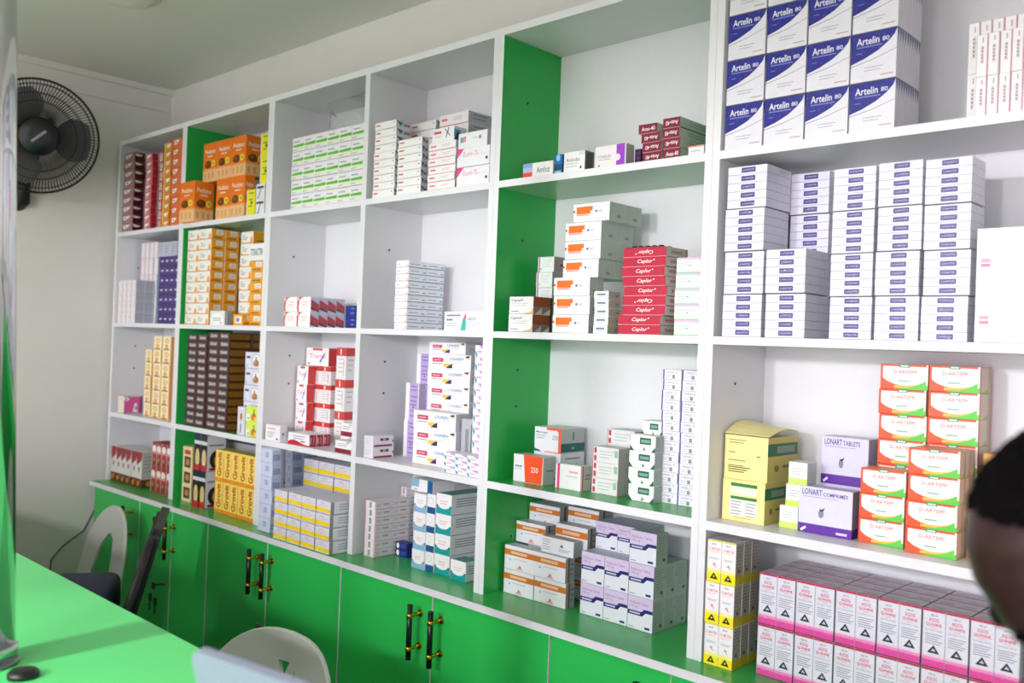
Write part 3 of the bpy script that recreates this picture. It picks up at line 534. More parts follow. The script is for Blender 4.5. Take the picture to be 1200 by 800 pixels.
X('redrim', 'white carton with red rim', '#efe6ea', [('r', .08, .0, .3, 1, '#e9e3e6'), ('r', .38, .12, .62, .88, '#9a9ca4'), ('r', .0, 0, .06, 1, '#e08a9a'), ('r', .92, 0, 1, 1, '#e8a0ac')], [('r', 0, .0, 1, .05, '#c86a7a'), ('l', .45, .5, .8, 1, .2, .2, '#a8a4b0'), ('l', .06, .6, .35, 2, .2, .07, '#aeb0ba')], side='#e4e0e8')
X('roundlogo', 'navy blue carton with white disc', '#14207c', [('e', .22, .5, .12, .4, '#f0f4e6'), ('l', .45, .65, .9, 2, .3, .08, '#6c78c0')], [('l', .2, .6, .8, 2, .3, .08, '#3a4690')])
CL = lambda c: [('r', 0, 0, 1, .42, c), ('e', .5, .46, .4, .2, '#f0edf2'), ('r', 0, .42, 1, 1, '#f0edf2'), ('r', 0, .36, .1, .44, '#1a3a6c'), ('r', .9, .36, 1, .44, '#1a3a6c'), ('l', .25, .62, .75, 2, .12, .04, '#e6b4bc'), ('r', 0, 0, .02, 1, '#c9c8d2')]
X('skyblue', 'white carton with sky blue base', '#f0edf2', CL('#88b4d2'))
X('navybase', 'white carton with navy base', '#f0edf2', [('r', 0, 0, 1, .34, '#16568c'), ('e', .45, .68, .3, .2, '#d8d4dc'), ('e', .45, .68, .24, .15, '#f0edf2'), ('r', 0, 0, .03, 1, '#c9c8d2')])
X('skytop', 'white carton with blue blocks', '#efecf2', [('r', 0, .35, .36, 1, '#88b4d2'), ('r', .76, 0, 1, 1, '#145c9c'), ('r', .1, .1, .3, .2, '#d0a8b4')])
TS = [('l', .12, .75, .8, 4, .12, .05, '#80868c'), ('r', 0, 0, 1, .03, '#6a7078')]
X('teal', 'white carton with teal base', '#f0edf2', CL('#0f9a9c'), TS, side='#d6dce0', top='#3a8a86')
X('amloz', 'white carton with blue lettering', '#f1eff3', [('r', 0, 0, .32, .36, '#ee4a2c'), ('r', 0, .36, .32, .7, '#b4c0e6'), ('r', 0, .7, .32, 1, '#8fa4dc'), ('t', 'Amloz', .68, .46, .44, .42, '#20305c', {'b': False})])
X('bluedrop', 'small deep blue carton', '#1768ae', [('r', 0, .18, 1, .48, '#0e4462'), ('e', .5, .82, .26, .18, '#8fc4ec'), ('r', .1, 0, .9, .14, '#8cc0e4')], side='#0e5494')
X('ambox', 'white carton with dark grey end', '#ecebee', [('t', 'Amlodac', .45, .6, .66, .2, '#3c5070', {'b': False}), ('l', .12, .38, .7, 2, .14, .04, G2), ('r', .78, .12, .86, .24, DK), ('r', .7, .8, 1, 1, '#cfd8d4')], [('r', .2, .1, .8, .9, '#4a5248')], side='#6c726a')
X('purpleband', 'white carton with purple band', '#e6e3e4', [('r', .7, 0, .97, 1, '#9a3cc8'), ('e', .74, .4, .09, .16, '#e9d8f0'), ('t', 'TONELIN', .3, .5, .44, .14, '#8d7a96', {'b': False}), ('l', .1, .34, .5, 1, .1, .04, G2), ('e', .14, .1, .03, .05, '#6a7a7a')], side='#b9b4b2')
X('plum', 'small dark plum carton', '#3a1050', [('l', .2, .7, .8, 2, .3, .1, '#5a2a70')])
AV = lambda f: [('r', 0, 0, 1, 1, '#7c0f30'), ('r', .0, .0, 1, .05, '#d0a0b0'), ('t', 'Avas-40', .52, .5, .72, .44, '#f2e8ec', {'rot': 180 if f else 0})]
X('avas', 'maroon carton with white lettering', '#7c0f30', AV(False), [('l', .2, .6, .8, 2, .25, .1, '#9aa49c')], side='#c3cbc6', top='#b9c0bc', Fflip=AV(True))
X('orangetop', 'white carton with orange top edge', '#efedf4', [('r', 0, .84, 1, 1, '#f08a6c'), ('l', .2, .4, .8, 1, .1, .08, G1)], top='#f0c8b8')
X('tanfoot', 'white carton with tan corner', '#eeebf0', [('t', 'Captofr', .34, .78, .5, .2, '#2c2f6c', {'i': True}), ('l', .08, .6, .8, 2, .12, .03, G2), ('l', .08, .14, .4, 1, .1, .05, G1), ('p', [(.5, 0), (1, 0), (1, .4), (.92, .14), (.7, .08)], '#dfb878'), ('r', 0, 0, 1, .03, '#a8a4a0')],
  [('r', 0, .45, 1, 1, '#9a4a22'), ('p', [(.5, 0), (.98, 0), (.98, .42)], '#e0dad6'), ('p', [(.1, 0), (.46, 0), (.46, .4)], '#cfc8c4'), ('r', .9, 0, 1, 1, '#4a1c24')], side='#8d7a72')
X('magentaline', 'white carton with magenta edge', '#e9efee', [('r', .06, 0, .14, 1, '#b85a98'), ('l', .3, .75, .85, 4, .14, .04, '#c4d4cc'), ('e', .2, .2, .03, .06, '#7a7a98'), ('r', .15, .94, 1, .98, '#b8dcc0')], [('r', .4, .4, .8, .55, '#55504c'), ('r', .7, .75, .95, .9, '#5a7a70')], side='#a8a09c')
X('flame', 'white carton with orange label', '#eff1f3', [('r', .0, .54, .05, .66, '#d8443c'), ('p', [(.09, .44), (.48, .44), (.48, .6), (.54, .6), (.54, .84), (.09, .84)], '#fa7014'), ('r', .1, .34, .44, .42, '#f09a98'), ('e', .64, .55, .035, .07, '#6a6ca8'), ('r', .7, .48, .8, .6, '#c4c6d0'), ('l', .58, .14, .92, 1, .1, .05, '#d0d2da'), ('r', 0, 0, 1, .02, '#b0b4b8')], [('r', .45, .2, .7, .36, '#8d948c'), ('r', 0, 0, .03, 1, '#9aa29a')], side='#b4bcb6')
X('bluemark', 'small white carton with blue bar', '#e6ebee', [('r', .2, .5, .8, .72, '#5c8cb4'), ('r', .2, .56, .8, .62, '#38618c'), ('r', .25, .28, .7, .36, '#e0b490')], [('r', .6, .4, .85, .6, '#8d8478')], side='#b9aea4')
CP = lambda f: [('r', 0, 0, 1, .05, '#f0a8b8'), ('t', 'Caplor', .52, .52, .36, .5, '#fbeef0', {'i': True, 'rot': 180 if f else 0}), ('e', .73 if not f else .3, .7 if not f else .34, .015, .08, '#fbeef0')]
X('caplor', 'crimson carton with white italic lettering', '#bc0c38', CP(False), [('r', .2, .35, .75, .7, '#d8a0a8'), ('r', .22, .5, .7, .58, '#b87880'), ('r', .9, 0, 1, 1, '#d0909c')], side='#d6d3d0', top='#e4e2e4', Fflip=CP(True))
X('greenpink', 'white carton with pink and green edges', '#ecf2ee', [('p', [(0, .86), (.88, .86), (.97, .74), (.97, .98), (0, .98)], '#e6b4dc'), ('r', 0, 0, .96, .07, '#8cd89c'), ('l', .08, .62, .7, 2, .16, .05, '#a8d0b4'), ('l', .12, .24, .3, 1, .1, .05, '#c4ccc8'), ('e', .52, .47, .03, .05, '#7a9088')])
X('orange250', 'white carton with orange panel', '#e6e4ea', [('p', [(.34, 1), (.99, 1), (.97, 0), (.42, 0)], '#f4501e'), ('t', '250', .72, .5, .24, .2, '#f8e6dc'), ('r', .06, .54, .3, .6, '#7c88b0'), ('l', .06, .46, .28, 1, .1, .03, G2), ('r', 0, 0, 1, .02, '#b8b4b4')], [('r', .3, .48, .85, .52, '#55605c')], side='#b4bcba', top='#b4bcc0')
X('white250', 'white carton with orange corner', '#e9e9f2', [('p', [(.46, 1), (1, 1), (1, 0), (.9, 0), (.9, .82), (.84, .9), (.46, .9)], '#f25a38'), ('t', 'Metrogyl', .27, .78, .42, .1, '#1c4458'), ('l', .06, .64, .4, 2, .1, .04, '#a0b0c4'), ('t', '250', .78, .62, .22, .17, '#5c7090', {'b': False}), ('p', [(0, 0), (.26, 0), (.22, .06), (.02, .12), (0, .4)], '#145c74'), ('r', .4, 0, .9, .05, '#f08a78')],
  [('r', 0, .05, 1, .4, '#136264'), ('r', .48, .52, .54, .85, '#4a7a6c'), ('e', .5, .2, .06, .05, '#8ab0b0')], side='#b6bab8', top='#c6d0cc')
X('white250low', 'white carton under the orange cornered one', '#e6e6ee', [('r', .4, .1, .9, .2, '#f08a78')], [('l', .2, .8, .8, 2, .2, .05, G1), ('e', .8, .3, .06, .06, '#d05060')])
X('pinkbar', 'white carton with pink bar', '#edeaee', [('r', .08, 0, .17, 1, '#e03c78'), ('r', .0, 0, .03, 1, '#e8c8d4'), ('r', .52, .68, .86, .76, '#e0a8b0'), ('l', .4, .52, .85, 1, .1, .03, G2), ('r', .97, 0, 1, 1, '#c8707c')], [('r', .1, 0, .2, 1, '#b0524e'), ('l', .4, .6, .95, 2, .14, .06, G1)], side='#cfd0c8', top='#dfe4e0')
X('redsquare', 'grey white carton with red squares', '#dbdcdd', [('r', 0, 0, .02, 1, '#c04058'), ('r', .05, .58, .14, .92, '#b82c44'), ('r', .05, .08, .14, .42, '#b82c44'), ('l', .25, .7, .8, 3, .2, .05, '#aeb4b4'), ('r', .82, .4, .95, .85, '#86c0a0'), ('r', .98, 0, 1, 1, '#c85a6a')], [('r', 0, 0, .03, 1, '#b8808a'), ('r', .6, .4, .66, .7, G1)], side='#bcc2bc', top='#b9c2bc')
X('greenplaque', 'white carton with dark green plaque', '#edf0ef', [('r', .38, .44, .82, .84, '#1f5a46'), ('r', .43, .54, .78, .72, '#7aa898'), ('p', [(0, 0), (.16, 0), (0, .34)], '#22584c'), ('p', [(.84, 0), (1, 0), (1, .34)], '#22584c'), ('p', [(.5, .08), (.62, .08), (.56, .3)], '#6c7478')], side='#aab0b0')
X('purpleedge', 'white carton with purple edge', '#efedf5', [('r', 0, 0, .07, 1, '#5c2a9c'), ('t', 'OMESEC 20', .5, .74, .62, .2, '#8f7cc4', {'b': False}), ('r', .5, .12, .66, .5, '#8c9494'), ('l', .16, .4, .46, 2, .18, .05, G2), ('r', 0, 0, 1, .03, '#a8a4b0')])
CPF = [('r', 0, .6, 1, .84, '#cc7426'), ('r', .22, .67, .76, .78, '#e6bd98'), ('l', .3, .46, .75, 1, .1, .03, G2), ('p', [(.46, .12), (.6, .12), (.53, .28)], '#c08a84'), ('p', [(.4, .06), (.66, .06), (.62, .12), (.44, .12)], '#dcb4ac'), ('r', 0, 0, 1, .02, '#a4a4ac'), ('e', .2, .42, .03, .045, '#8aa4c4')]
X('copper', 'white carton with copper band', '#e6e6ee', CPF, [('r', .3, 0, .45, 1, '#7a5a44'), ('l', .5, .7, .9, 3, .2, .06, '#7c807e')], side='#a8aeb2', top='#a9b6be')
X('tablelist', 'white carton showing its back print', '#e4e4ec', [('l', .05, .8, .3, 5, .15, .05, '#a8acb6'), ('p', [(.58, .5), (.7, .5), (.64, .72)], '#5a6070'), ('l', .55, .34, .9, 2, .12, .05, '#a0a4b0')], side='#a0a8ac', top='#96a69e')
VNF = [('r', 0, .56, 1, 1, '#d2c0e2'), ('t', 'Metformin Tablets', .46, .82, .76, .09, '#8378a4', {'b': False}), ('t', '500 mg', .24, .7, .3, .08, '#8378a4', {'b': False}), ('p', [(0, .44), (.6, .44), (.72, .56), (1, .56), (1, .66), (.66, .66), (.56, .57), (0, .57)], '#16246c'), ('r', .08, .48, .5, .53, '#c4c8e0'), ('r', .7, .07, .9, .14, '#20306c'), ('r', .06, .06, .26, .09, '#a0a4b4'), ('r', 0, 0, 1, .015, '#9a98aa'), ('r', 0, 0, .015, 1, '#9a98aa')]
X('violetnavy', 'mauve topped navy banded carton', '#dde0ea', VNF, [('l', .15, .85, .85, 8, .08, .02, '#88968e'), ('r', .6, .12, .8, .22, '#3c4a54'), ('r', 0, 0, .02, 1, '#8a988e')], side='#a6b2aa', top='#a8aabc')
AF = [('p', [(0, .38), (.3, .47), (.6, .6), (.82, .75), (.95, .88), (1, 1), (0, 1)], '#0a1288'), ('p', [(0, .33), (.5, .43), (1, .58), (1, .59), (.5, .445), (0, .345)], '#8f90a0'), ('t', 'Artelin', .37, .83, .5, .15, '#f2f2fa'), ('t', '80', .76, .82, .15, .09, '#e6e6f4'), ('r', .12, .70, .68, .725, '#7c84d0'), ('r', .12, .58, .24, .6, '#6a74c8'), ('l', .3, .27, .72, 2, .06, .018, '#b4b4c0'), ('r', .66, .08, .94, .11, '#c8b0b0')]
X('artelin', 'white pack with navy swoosh', '#e9e7ee', AF, [('p', [(0, 1), (1, 1), (.5, .72)], '#4c5688'), ('r', 0, 0, .1, 1, '#a09cac')], side='#e6e3ea', name='shrink_wrapped_pack', group='navy swoosh packs', cat='pack')
X('artelin_rear', '', '#e9e7ee', (), [('p', [(0, 1), (1, 1), (.5, .72)], '#4c5688'), ('r', 0, 0, .1, 1, '#a09cac')], side='#e6e3ea')
X('pinkspine', 'upright white carton with pink spine', '#efecf0', [('r', .9, 0, 1, 1, '#d890b8'), ('r', .38, .3, .64, .72, '#d8c8cc'), ('l', .42, .66, .6, 5, .08, .03, '#8d8288'), ('r', .5, .8, .62, .92, '#b8b0b8'), ('r', 0, 0, .03, 1, '#b8b4bc')])
X('lumart', 'film wrapped white and purple pack', '#eceaf8', [('r', .35, .22, .71, .82, '#33277e'), ('t', 'LUMARTEM', .53, .52, .28, .2, '#d4d0f0', {'b': False}), ('r', 0, 0, 1, .05, '#bcb8d8')], [('r', 0, 0, 1, .06, '#8f8ea0')], side='#e0dfea', name='shrink_wrapped_pack', group='film wrapped purple label packs', cat='pack')
X('bigwhite', 'large white carton with pink lines', '#f2f0f5', [('r', .0, .0, 1, .16, '#dcdbe4'), ('r', .0, .84, 1, .97, '#dedce6'), ('r', .0, .66, 1, .83, '#e8e6ee'), ('r', .04, .4, .13, .47, '#f29ab8'), ('r', .04, .32, .13, .38, '#ee7aa4'), ('l', .14, .7, .5, 2, .08, .03, '#dcdae4')], top='#e6e4ea')
YT = [('r', .0, .58, 1, .86, '#27704a'), ('r', .3, .64, .9, .8, '#8a9a84'), ('e', .3, .3, .08, .08, '#8d7a40'), ('r', .5, .3, .9, .36, '#7c7a44')]
X('yellowdose', 'pale yellow carton with green bars', '#f3e79a', [('r', .2, .84, .82, .92, '#1f7a3c'), ('r', .18, .66, .82, .82, '#e2e0d8'), ('r', .2, .53, .82, .6, '#1f7a3c'), ('r', .18, .14, .82, .52, '#e0dee2'), ('l', .22, .46, .46, 5, .075, .025, '#a8a4ac'), ('l', .56, .44, .8, 5, .075, .025, '#a8a4ac'), ('l', .3, .08, .7, 1, .1, .02, '#b8a860')], YT, side='#cdbf68', name='dose_pack_box')
X('yellowdose2', 'pale yellow carton with opened lid', '#f3e79a', [('l', .1, .88, .5, 2, .06, .025, '#a89a58'), ('l', .1, .6, .26, 1, .1, .02, '#8a7c48'), ('l', .1, .42, .5, 2, .12, .02, '#8a7c48'), ('l', .1, .26, .6, 3, .05, .025, '#6a5c38'), ('r', .75, .54, .84, .57, '#8a7c48')], YT, side='#cdbf68', top='#e6dc94', name='dose_pack_box')
X('limefoot', 'small white carton with lime base', '#e4ebe6', [('r', 0, 0, 1, .28, '#cfe86a'), ('l', .2, .7, .75, 3, .12, .03, G2)], side='#b8c4bc', top='#cfd8d4')
LN = lambda s, w_: [('r', 0, 0, 1, .2, '#5a1c9c'), ('t', 'LONART', .25, .89, .38, .13, '#3c2a84'), ('t', s, .46 + w_ / 2, .88, w_, .1, '#3c2a84'), ('r', .08, .78, .74, .795, '#a8a0c8'), ('e', .43, .44, .05, .09, '#7c8492'), ('r', .4, .5, .47, .54, '#1c2028'), ('p', [(.42, .52), (.5, .58), (.48, .52)], '#1c2028'), ('p', [(.04, .06), (.14, .14), (.16, .1), (.07, .02)], '#efe8f6')]
X('lonart1', 'upper lilac carton with violet base', '#d6d2ea', LN('TABLETS', .36), side='#b4aec8', top='#c4bfda')
X('lonart2', 'front lilac carton with violet base', '#d8d4ec', LN('COMPRIM\u00c9S', .46) + [('r', .72, .05, .92, .1, '#d8c8ec')], [('r', 0, 0, 1, .2, '#4a1880')], side='#8f809a', top='#bcb6cc')
X('lonartlow', 'lilac carton behind the front one', '#d6d2ea', [('r', 0, 0, 1, .2, '#5a1c9c')], side='#a8a2be')
def oval(cx, cy, rx, ry, a0=0, a1=360, n=20): return [(cx + rx * math.cos(math.radians(a0 + (a1 - a0) * i / (n - 1))), cy + ry * math.sin(math.radians(a0 + (a1 - a0) * i / (n - 1)))) for i in range(n)]
DF = [('p', [(.32, 0), (1, 0), (1, .46), (.8, .2), (.6, .09)], '#5cc840'), ('p', [(.3, .05), (.6, .09), (.8, .2), (1, .46), (1, .62), (.78, .34), (.55, .2), (.3, .16)], '#f0bc3c'), ('p', [(max(.05, min(.985, x)), max(.1, min(.92, y))) for x, y in oval(.53, .7, .54, .54)], '#f1eff3'), ('t', 'D-ARTEPP', .52, .7, .5, .14, '#e06a5a'), ('r', .3, .55, .74, .575, '#d8c4c4'), ('r', .38, .32, .62, .37, '#7ab098'), ('r', .4, .88, .62, 1, '#3a8a60'), ('r', .43, .91, .59, .97, '#cfe8d8'), ('r', .96, .2, 1, 1, '#f3e6e2')]
X('dartepp', 'orange carton with green swirl', '#e2501e', DF, [('r', .0, 0, .12, 1, '#e07a52'), ('r', .8, 0, .9, 1, '#c9a07a'), ('p', [(.3, 0), (.8, 0), (.8, .2)], '#8cc860')], side='#d6c4b4', top='#d88a6a')
X('tanbox', 'tan brown box', '#d8a45c', [('r', 0, .78, 1, .88, '#6c3a22'), ('r', 0, 0, .06, 1, '#8a5a30')], side='#c08a48', name='small_box')
MQ = [('r', 0, 0, 1, .22, '#f8e41c'), ('r', 0, .22, 1, .3, '#f6ee8c'), ('r', 0, .96, 1, 1, '#e8d44c'), ('t', '60 ml', .45, .9, .3, .05, '#5c64a8'), ('t', 'CO-MOTISIN', .5, .78, .8, .07, '#e08a78'), ('r', .15, .7, .8, .715, '#f0c0b0'), ('l', .15, .56, .85, 2, .03, .012, '#a8b0bc'), ('e', .5, .42, .1, .03, '#e69a9a'), ('p', [(.5, .4), (.56, .42), (.66, .34), (.62, .34)], '#d87a7a'), ('p', [(.22, .06), (.8, .06), (.51, .22)], '#1c2428'), ('e', .51, .12, .06, .025, '#e8e03c'), ('r', 0, 0, .02, 1, '#c9c0a8')]
X('mosquito', 'white syrup box with yellow foot', '#eeecf2', MQ, [('r', 0, 0, 1, .22, '#b8a81c'), ('l', .1, .88, .9, 7, .08, .02, '#7c7a70'), ('r', .3, .28, .6, .36, '#55544c')], side='#a09a90', top='#c4bfd0', name='syrup_box')
QF = [('r', 0, 0, 1, .15, '#e0489c'), ('r', 0, .12, 1, .17, '#e88cc0'), ('r', 0, .17, 1, .2, '#efc4de'), ('r', 0, .96, 1, 1, '#b8124c'), ('t', '100 ml', .5, .9, .3, .035, '#6a6a80'), ('t', 'AGOG', .5, .82, .46, .065, '#d8205a'), ('t', 'QUININE', .5, .735, .7, .065, '#d8205a'), ('r', .36, .68, .64, .69, '#e08aa0'), ('t', 'QUININE SYRUP', .5, .635, .76, .032, '#84889a', {'b': False}), ('l', .14, .56, .9, 5, .04, .014, '#90949f'), ('p', [(.24, .24), (.78, .24), (.51, .385)], '#141a24'), ('p', [(.4, .275), (.62, .275), (.51, .33)], '#c4c8d2'), ('r', 0, 0, .02, 1, '#a8a4b0')]
X('agog', 'film wrapped pink footed syrup pack', '#dfe0e8', QF, [('r', 0, 0, 1, .15, '#b83c80'), ('l', .1, .85, .9, 6, .1, .02, '#8a8890')], [('r', 0, .06, 1, .16, '#8a2a50'), ('r', .2, .4, .8, .5, '#a89aa4')], side='#b4b0b8', top='#d8ccd4', name='shrink_wrapped_pack', group='wrapped pink footed syrup packs', cat='pack')

KINDS = {'flat_carton': ('flat carton', 'redmark rosemark caplor avas palestack crimson redrim bluemark winebase'), 'upright_carton': ('upright carton', 'pinkline palepink lavender pinkspine custard purpleedge tower towerside'),
         'capsule_box': ('capsule box', 'brown gold goldside goldsmall violet maroon coral amber redtext lilactop bluecode greenband swoosh')}
for nm_, (ct_, ds_) in KINDS.items():
    for d_ in ds_.split(): DES[d_]['name'] = nm_; DES[d_]['cat'] = ct_
for d_ in DES.values():
    if d_.get('name') == 'syrup_box': d_['cat'] = 'syrup box'
    if d_.get('name', 'medicine_carton') == 'medicine_carton': d_['cat'] = 'carton'

# ------------------------------------------------------------------ the stock: K(design, place, x, y, z of the pile's front left corner, carton width, depth, height, columns, rows, deep)
K('maroon','far-left bay, top shelf',-2.9046,0.008,0.9936,0.0981,0.0411,0.035,1,9,1)
K('crimson','far-left bay, top shelf',-2.7171,0.012,0.9936,0.0552,0.0236,0.0294,1,10,1)
K('redtext','far-left bay, top shelf',-2.6428,0.03,0.9936,0.0357,0.11,0.0369,1,8,1)
K('amber','far-left bay, top shelf',-2.6035,0.03,0.9936,0.0595,0.1,0.0326,1,10,1)
K('coral','far-left bay, top shelf',-2.4924,0.01,0.9936,0.0737,0.1,0.0359,1,9,1)
K('pinkline','far-left bay, second shelf',-2.9174,0.01,0.6321,0.0407,0.0368,0.0423,4,4,2)
K('palepink','far-left bay, second shelf',-2.8938,0.086,0.6321,0.0382,0.06,0.0655,4,5,1)
K('violet','far-left bay, second shelf',-2.6459,0.05,0.6321,0.1573,0.1,0.0369,1,7,1)
K('lilactop','far-left bay, second shelf',-2.6689,0.05,0.8903,0.0527,0.1,0.0556,3,1,1)
K('pinkbox','far-left bay, third shelf',-2.8851,0.012,0.2736,0.0556,0.074,0.0664,1,1,1)
K('custard','left stack on far-left bay, third shelf',-2.7078,0.035,0.2736,0.0611,0.07,0.0519,1,5,1)
K('custard','wide stack on far-left bay, third shelf',-2.6286,0.03,0.2736,0.0721,0.08,0.0519,2,6,1)
K('dropbox','far-left bay, counter',-2.9174,0.01,0.,0.0456,0.09,0.137,6,1,1)
K('scallop','far-left bay, counter',-2.5808,0.0186,0.,0.0401,0.06,0.0935,4,2,1)
K('orange','lower left on second bay, top shelf',-2.3582,-0.02,0.9936,0.1076,0.0743,0.1434,1,1,1)
K('orange','lower row on second bay, top shelf',-2.1684,0.018,0.9936,0.0938,0.0382,0.1431,2,1,1)
K('orange','upper row on second bay, top shelf',-2.2842,0.025,1.1367,0.0961,0.075,0.1378,3,1,1)
K('yellowtag','second bay, top shelf, lower one',-1.9542,0.012,0.9936,0.0506,0.03,0.0858,1,1,1)
K('blackline','second bay, top shelf',-1.8957,0.012,0.9936,0.0519,0.06,0.05,1,2,1)
K('yellowtag','second bay, top shelf, upper pile',-1.8848,0.015,1.0936,0.0566,0.06,0.0819,1,2,1)
K('gold','left block on second bay, second shelf',-2.3482,0.012,0.6321,0.0848,0.0539,0.0374,2,9,2)
K('gold','right block on second bay, second shelf',-2.0677,0.06,0.6321,0.0807,0.12,0.0401,1,8,1)
K('roundlabel','second bay, second shelf',-2.1576,0.004,0.6321,0.1017,0.028,0.0484,1,1,1)
K('goldsmall','second bay, second shelf',-2.0033,0.006,0.6321,0.0602,0.0504,0.0373,1,1,1)
K('goldside','second bay, second shelf',-1.9413,0.03,0.6321,0.0792,0.04,0.0357,1,6,1)
K('toractin','second bay, second shelf',-1.9466,0.022,0.8461,0.0921,0.06,0.056,1,1,1)
K('brown','left two columns on second bay, third shelf',-2.3263,0.015,0.2736,0.0691,0.085,0.027,2,12,1)
K('brown','right two columns on second bay, third shelf',-2.1866,0.02,0.2736,0.0722,0.085,0.0278,2,12,2)
K('fruit','second bay, third shelf',-1.9543,0.03,0.2736,0.1009,0.06,0.0545,1,5,1)
K('lime','second bay, third shelf',-1.8923,0.005,0.2736,0.0734,0.022,0.0495,1,2,1)
K('sidefruit','second bay, third shelf',-1.9495,0.007,0.2736,0.0458,0.02,0.0921,1,1,1)
K('creamart','second bay, counter',-2.3355,0.02,0.,0.0682,0.04,0.196,1,1,1)
K('hairdye','second bay, counter',-2.229,0.0052,0.,0.045,0.07,0.1255,2,2,1)
K('greypanel','second bay, counter',-2.2643,0.13,0.,0.1253,0.05,0.2193,2,1,1)
K('grovit','second bay, counter',-2.0799,0.0078,0.,0.0496,0.05,0.1057,5,2,1)
K('greenband','third bay, top shelf',-1.6798,0.004,0.9936,0.0607,0.05,0.0439,6,5,1)
K('swoosh','third bay, second shelf',-1.6905,0.004,0.6321,0.0717,0.031,0.0456,2,2,4)
K('bluebox','third bay, second shelf',-1.4443,0.055,0.6321,0.0479,0.06,0.0335,1,2,1)
K('edgebox','third bay, third shelf',-1.777,0.004,0.2736,0.0885,0.0259,0.0507,1,1,1)
K('redwave','third bay, third shelf',-1.649,0.0092,0.2736,0.1147,0.0255,0.0367,1,1,3)
K('tower','front column on third bay, third shelf',-1.7737,0.113,0.2736,0.061,0.03,0.0589,1,4,1)
K('towerside','third bay, third shelf',-1.7564,0.147,0.2736,0.0618,0.04,0.0592,2,4,1)
K('tower','very top of tower, third bay, third shelf',-1.7782,0.147,0.5105,0.127,0.035,0.0589,1,1,1)
K('towerside','tall right pile on third bay, third shelf',-1.6077,0.147,0.2736,0.0496,0.04,0.0999,1,3,1)
K('winebase','front low pile on third bay, third shelf',-1.4089,0.012,0.2736,0.0778,0.05,0.0352,1,1,1)
K('winebase','rear low pile on third bay, third shelf',-1.4694,0.075,0.2736,0.0591,0.05,0.0386,1,2,1)
K('bluecode','front stack on third bay, counter',-1.7338,-0.0319,0.,0.0679,0.0312,0.0424,1,6,1)
K('bluecode','middle stack on third bay, counter',-1.7782,0.085,0.,0.0403,0.04,0.0397,1,6,1)
K('bluecode','rear stack on third bay, counter',-1.7782,0.125,0.,0.04,0.04,0.0387,1,6,1)
K('yellowband','front pile on third bay, counter',-1.6069,-0.058,0.,0.0712,0.1,0.0369,4,4,1,pk=1)
K('yellowband','rear pile on third bay, counter',-1.71,0.108,0.,0.0832,0.09,0.0435,3,5,1,pk=1)
K('redmark','left stack on fourth bay, top shelf',-1.2716,0.006,0.9936,0.0936,0.0541,0.0209,1,10,1)
K('redmark','second stack on fourth bay, top shelf',-1.1646,0.004,0.9936,0.0987,0.0237,0.0211,1,7,1)
K('redmark','back stack on fourth bay, top shelf',-1.2292,0.1,0.9936,0.1054,0.09,0.0244,1,9,1)
K('rosemark','fourth bay, top shelf',-1.0387,0.004,0.9936,0.1047,0.05,0.0204,1,6,1)
K('crossbox','fourth bay, top shelf',-1.0349,0.012,1.1161,0.0836,0.045,0.039,1,1,1)
K('rosemark','back stack on fourth bay, top shelf',-1.1154,0.105,0.9936,0.1157,0.09,0.0326,1,7,1)
K('pinkcorner','fourth bay, top shelf',-0.9288,0.005,0.9936,0.116,0.09,0.0474,1,2,1)
K('greylabel','fourth bay, top shelf',-0.9289,0.006,1.0885,0.104,0.08,0.0402,1,1,1)
K('palestack','fourth bay, second shelf',-1.1975,0.04,0.6321,0.0547,0.0654,0.0189,1,10,2)
K('ascot','fourth bay, second shelf',-0.9654,0.015,0.6321,0.1446,0.03,0.0478,1,1,1)
K('mauveend','fourth bay, third shelf',-1.2705,0.0091,0.2736,0.0407,0.0735,0.031,1,2,1)
K('lavender','front stack on fourth bay, third shelf',-1.241,0.1263,0.2736,0.0576,0.025,0.1048,1,2,1)
K('lavender','rear stack on fourth bay, third shelf',-1.2261,0.153,0.2736,0.0556,0.05,0.0978,1,3,1)
K('bluetext','front pile on fourth bay, third shelf',-1.1206,0.0591,0.2736,0.1666,0.055,0.0476,1,3,1)
K('bluetext','back pile on fourth bay, third shelf',-1.1352,0.116,0.2736,0.1677,0.0219,0.0422,1,7,1)
K('bluetext','top of back pile, fourth bay, third shelf',-1.1371,0.118,0.5693,0.1476,0.05,0.0331,1,1,1)
K('greyside','fourth bay, third shelf',-0.9501,0.075,0.2736,0.0415,0.03,0.1326,1,1,1)
K('pinkteal','tall column on fourth bay, third shelf',-0.8929,0.06,0.2736,0.034,0.045,0.0324,1,10,1)
K('pinkteal','low block, fourth bay, third shelf',-0.9379,0.006,0.2736,0.0427,0.045,0.0172,3,3,1)
K('redrim','fourth bay, counter',-1.2703,0.0241,0.,0.0461,0.0611,0.022,1,7,2)
K('redrim','back of fourth bay, counter',-1.2903,0.166,0.,0.0272,0.042,0.0221,1,8,1,zb=1)
K('roundlogo','fourth bay, counter',-1.2163,0.09,0.,0.052,0.0308,0.0196,1,2,1)
K('skyblue','fourth bay, counter',-1.0857,0.0408,0.,0.0499,0.09,0.0495,1,4,1)
K('navybase','fourth bay, counter',-1.0363,0.0448,0.,0.0331,0.09,0.0505,1,4,1)
K('skytop','fourth bay, counter',-1.1066,0.0488,0.2022,0.0854,0.08,0.0324,1,1,1)
K('teal','tall column on fourth bay, counter',-1.002,0.0453,0.,0.0592,0.14,0.0523,1,4,1)
K('teal','lone front right on fourth bay, counter',-0.9306,0.0386,0.,0.0568,0.05,0.0511,1,1,1)
K('amloz','wide green bay, top shelf',-0.7,0.006,0.9936,0.0932,0.03,0.0332,1,1,1)
K('bluedrop','wide green bay, top shelf',-0.6013,0.004,0.9936,0.0242,0.03,0.0434,1,1,1)
